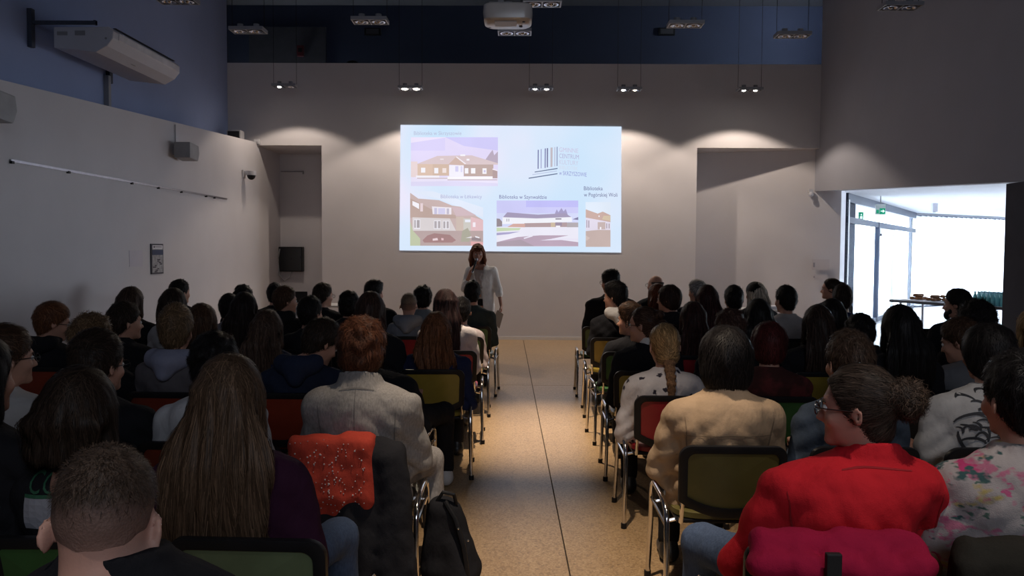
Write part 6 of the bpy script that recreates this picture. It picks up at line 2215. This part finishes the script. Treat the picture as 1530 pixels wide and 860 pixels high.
# blazer, open in front, sleeves pushed up
F = Field((-0.42, -0.3, hip - 0.16), (0.42, 0.32, znp + 0.09), 0.011)
F.put((-0.42, -0.3, hip - 0.16), (0.42, 0.32, znp + 0.07), lambda X, Y, Z: np.maximum((np.sqrt((X / np.interp(Z, [hip - 0.13] + list(us), [0.20, 0.195, 0.19, 0.165, 0.185, 0.195, 0.125, 0.075])) ** 2 + ((Y + 0.005) / np.interp(Z, [hip - 0.13] + list(us), [0.145, 0.14, 0.135, 0.12, 0.13, 0.125, 0.09, 0.07])) ** 2) - 1) * 0.11, np.maximum(hip - 0.12 - Z, Z - znp - 0.04)), 0.0)
for s, e, w_ in ((1, elr, mw), (-1, ell_, wrl)):
    c_ = Vector(e).lerp(Vector(w_), 0.30)
    F.cone((s * 0.168, -0.005, sh_), e, 0.064, 0.052, 0.045)
    F.cone(e, c_, 0.053, 0.050, 0.015)
    F.cone(Vector(e).lerp(Vector(w_), 0.24), c_, 0.056, 0.055, 0.004)
X, Y, Z = F.grid((slice(None),) * 3)
F.F = (F.F + 0.005 * n3(X, Y, Z * 0.6, 36, 4)).astype(np.float32)
gap = np.where((Y > 0.02) & (np.abs(X) < 0.16), 0.035 + 0.25 * np.clip(Z - (hip + 0.30), 0, 0.12) + 0.10 * np.clip(hip + 0.25 - Z, 0, 0.4) - np.abs(X - 0.03), -1)
F.F = np.maximum(F.F, gap).astype(np.float32)
F.F = np.maximum(F.F, -ell(X, Y, Z, (0, 0.03, znp + 0.03), (0.075, 0.085, 0.06))).astype(np.float32)
V, Q = F.mesh()
link('blazer', np_mesh('blazer', V, Q, cloth((0.80, 0.79, 0.78))), root)
# trousers, shoes
F = Field((-0.25, -0.2, 0.05), (0.25, 0.2, hip + 0.14), 0.014)
F.ell((0, 0, hip + 0.03), (0.165, 0.12, 0.12), 0.02)
for s in (-1, 1):
    F.cone((s * 0.08, 0, hip), (s * 0.09, 0.015, 0.48), 0.088, 0.066, 0.04)
    F.cone((s * 0.09, 0.015, 0.48), (s * 0.095, -0.01, 0.08), 0.066, 0.056, 0.02)
V, Q = F.mesh()
link('trousers', np_mesh('trousers', V, Q, trous_black), root)
for s in (-1, 1):
    F = Field((s * 0.1 - 0.08, -0.12, -0.005), (s * 0.1 + 0.08, 0.22, 0.13), 0.010)
    F.cone((s * 0.095, -0.03, 0.055), (s * 0.105, 0.14, 0.034), 0.043, 0.034, 0.02)
    X, Y, Z = F.grid((slice(None),) * 3)
    F.F = np.maximum(F.F, 0.002 - Z + 0 * X + 0 * Y).astype(np.float32)
    V, Q = F.mesh()
    link('shoe', np_mesh('shoe', V, Q, shoe_black), root)
# shoulder-length wavy hair with a fringe
F = Field(tuple(Hc - Vector((0.17, 0.19, 0.27))), tuple(Hc + Vector((0.17, 0.14, 0.16))), 0.0085)
F.put(tuple(Hc - Vector((0.17, 0.17, 0.2))), tuple(Hc + Vector((0.17, 0.14, 0.16))), lambda X, Y, Z: cap_sdf(*plocal(X, Y, Z), 'long', 3) - 0.006, 0.0)
for s in (-1, 1):
    for i in range(4):
        a = Hc + Rh @ Vector((s * (0.078 + 0.004 * i), 0.02 - 0.03 * i, 0.03))
        m_ = Hc + Rh @ Vector((s * (0.098 + 0.006 * (i % 2)), 0.0 - 0.03 * i, -0.09))
        e_ = Hc + Rh @ Vector((s * (0.098 - 0.010 * (i % 2)), -0.01 - 0.025 * i, -0.19 + 0.015 * i))
        F.cone(a, m_, 0.020, 0.026, 0.02)
        F.cone(m_, e_, 0.026, 0.016, 0.015)
for i in range(5):
    F.cone(Hc + Rh @ Vector((-0.05 + 0.025 * i, 0.075, 0.085)), Hc + Rh @ Vector((-0.055 + 0.026 * i, 0.098, 0.045)), 0.014, 0.010, 0.01)
F.cone(Hc + Vector((-0.05, -0.09, 0)), Hc + Vector((-0.05, -0.10, -0.19)), 0.05, 0.035, 0.03)
F.cone(Hc + Vector((0.05, -0.09, 0)), Hc + Vector((0.05, -0.10, -0.19)), 0.05, 0.035, 0.03)
X, Y, Z = F.grid((slice(None),) * 3)
F.F = (F.F + 0.004 * n3(X, Y, Z * 0.5, 75, 1)).astype(np.float32)
V, Q = F.mesh()
link('hair', np_mesh('hair', V, Q, hairmat((0.15, 0.055, 0.028))), root)
Mroot = Matrix.Translation(root.location) @ Matrix.Rotation(math.pi, 4, 'Z')
mh_, mt_ = Hc + Vector((0.012, 0.125, -0.078)), Hc + Vector((0.062, 0.185, -0.25))
mc = mh_.lerp(mt_, 0.32)
t = thing('microphone', 'black hand-held microphone at the presenter\'s mouth', 'microphone', Mroot @ mc, math.pi)
dirm = (mh_ - mt_).normalized()
MB().tube([dirm * -0.14, dirm * -0.05, dirm * 0.04], [0.012, 0.0135, 0.017], 12).build('mic_body', black_pl, t, True)
MB().ball(dirm * 0.06, 0.025, 14, 10).build('mic_head', steel, t, True)
MB().tube([dirm * -0.146, dirm * -0.125], 0.0145, 12).build('silver_ring', chrome, t, True)
pc = Mroot @ (wrl + Vector((-0.015, 0.07, -0.12)))
t = thing('document_folder', 'buff paper folder held low in the presenter\'s hand', 'folder', pc, R(205))
q = MB()
q.prism([(-0.02, 0.0), (0.07, 0.06), (0.15, -0.10), (0.04, -0.20)], 1, -0.006, 0.006)
q.build('cover', plain('folder_buff', (0.34, 0.27, 0.21), 0.7), t)
MB().prism([(-0.015, -0.005), (0.068, 0.05), (0.145, -0.10), (0.042, -0.192)], 1, -0.010, -0.006).build('sheets', paper, t)
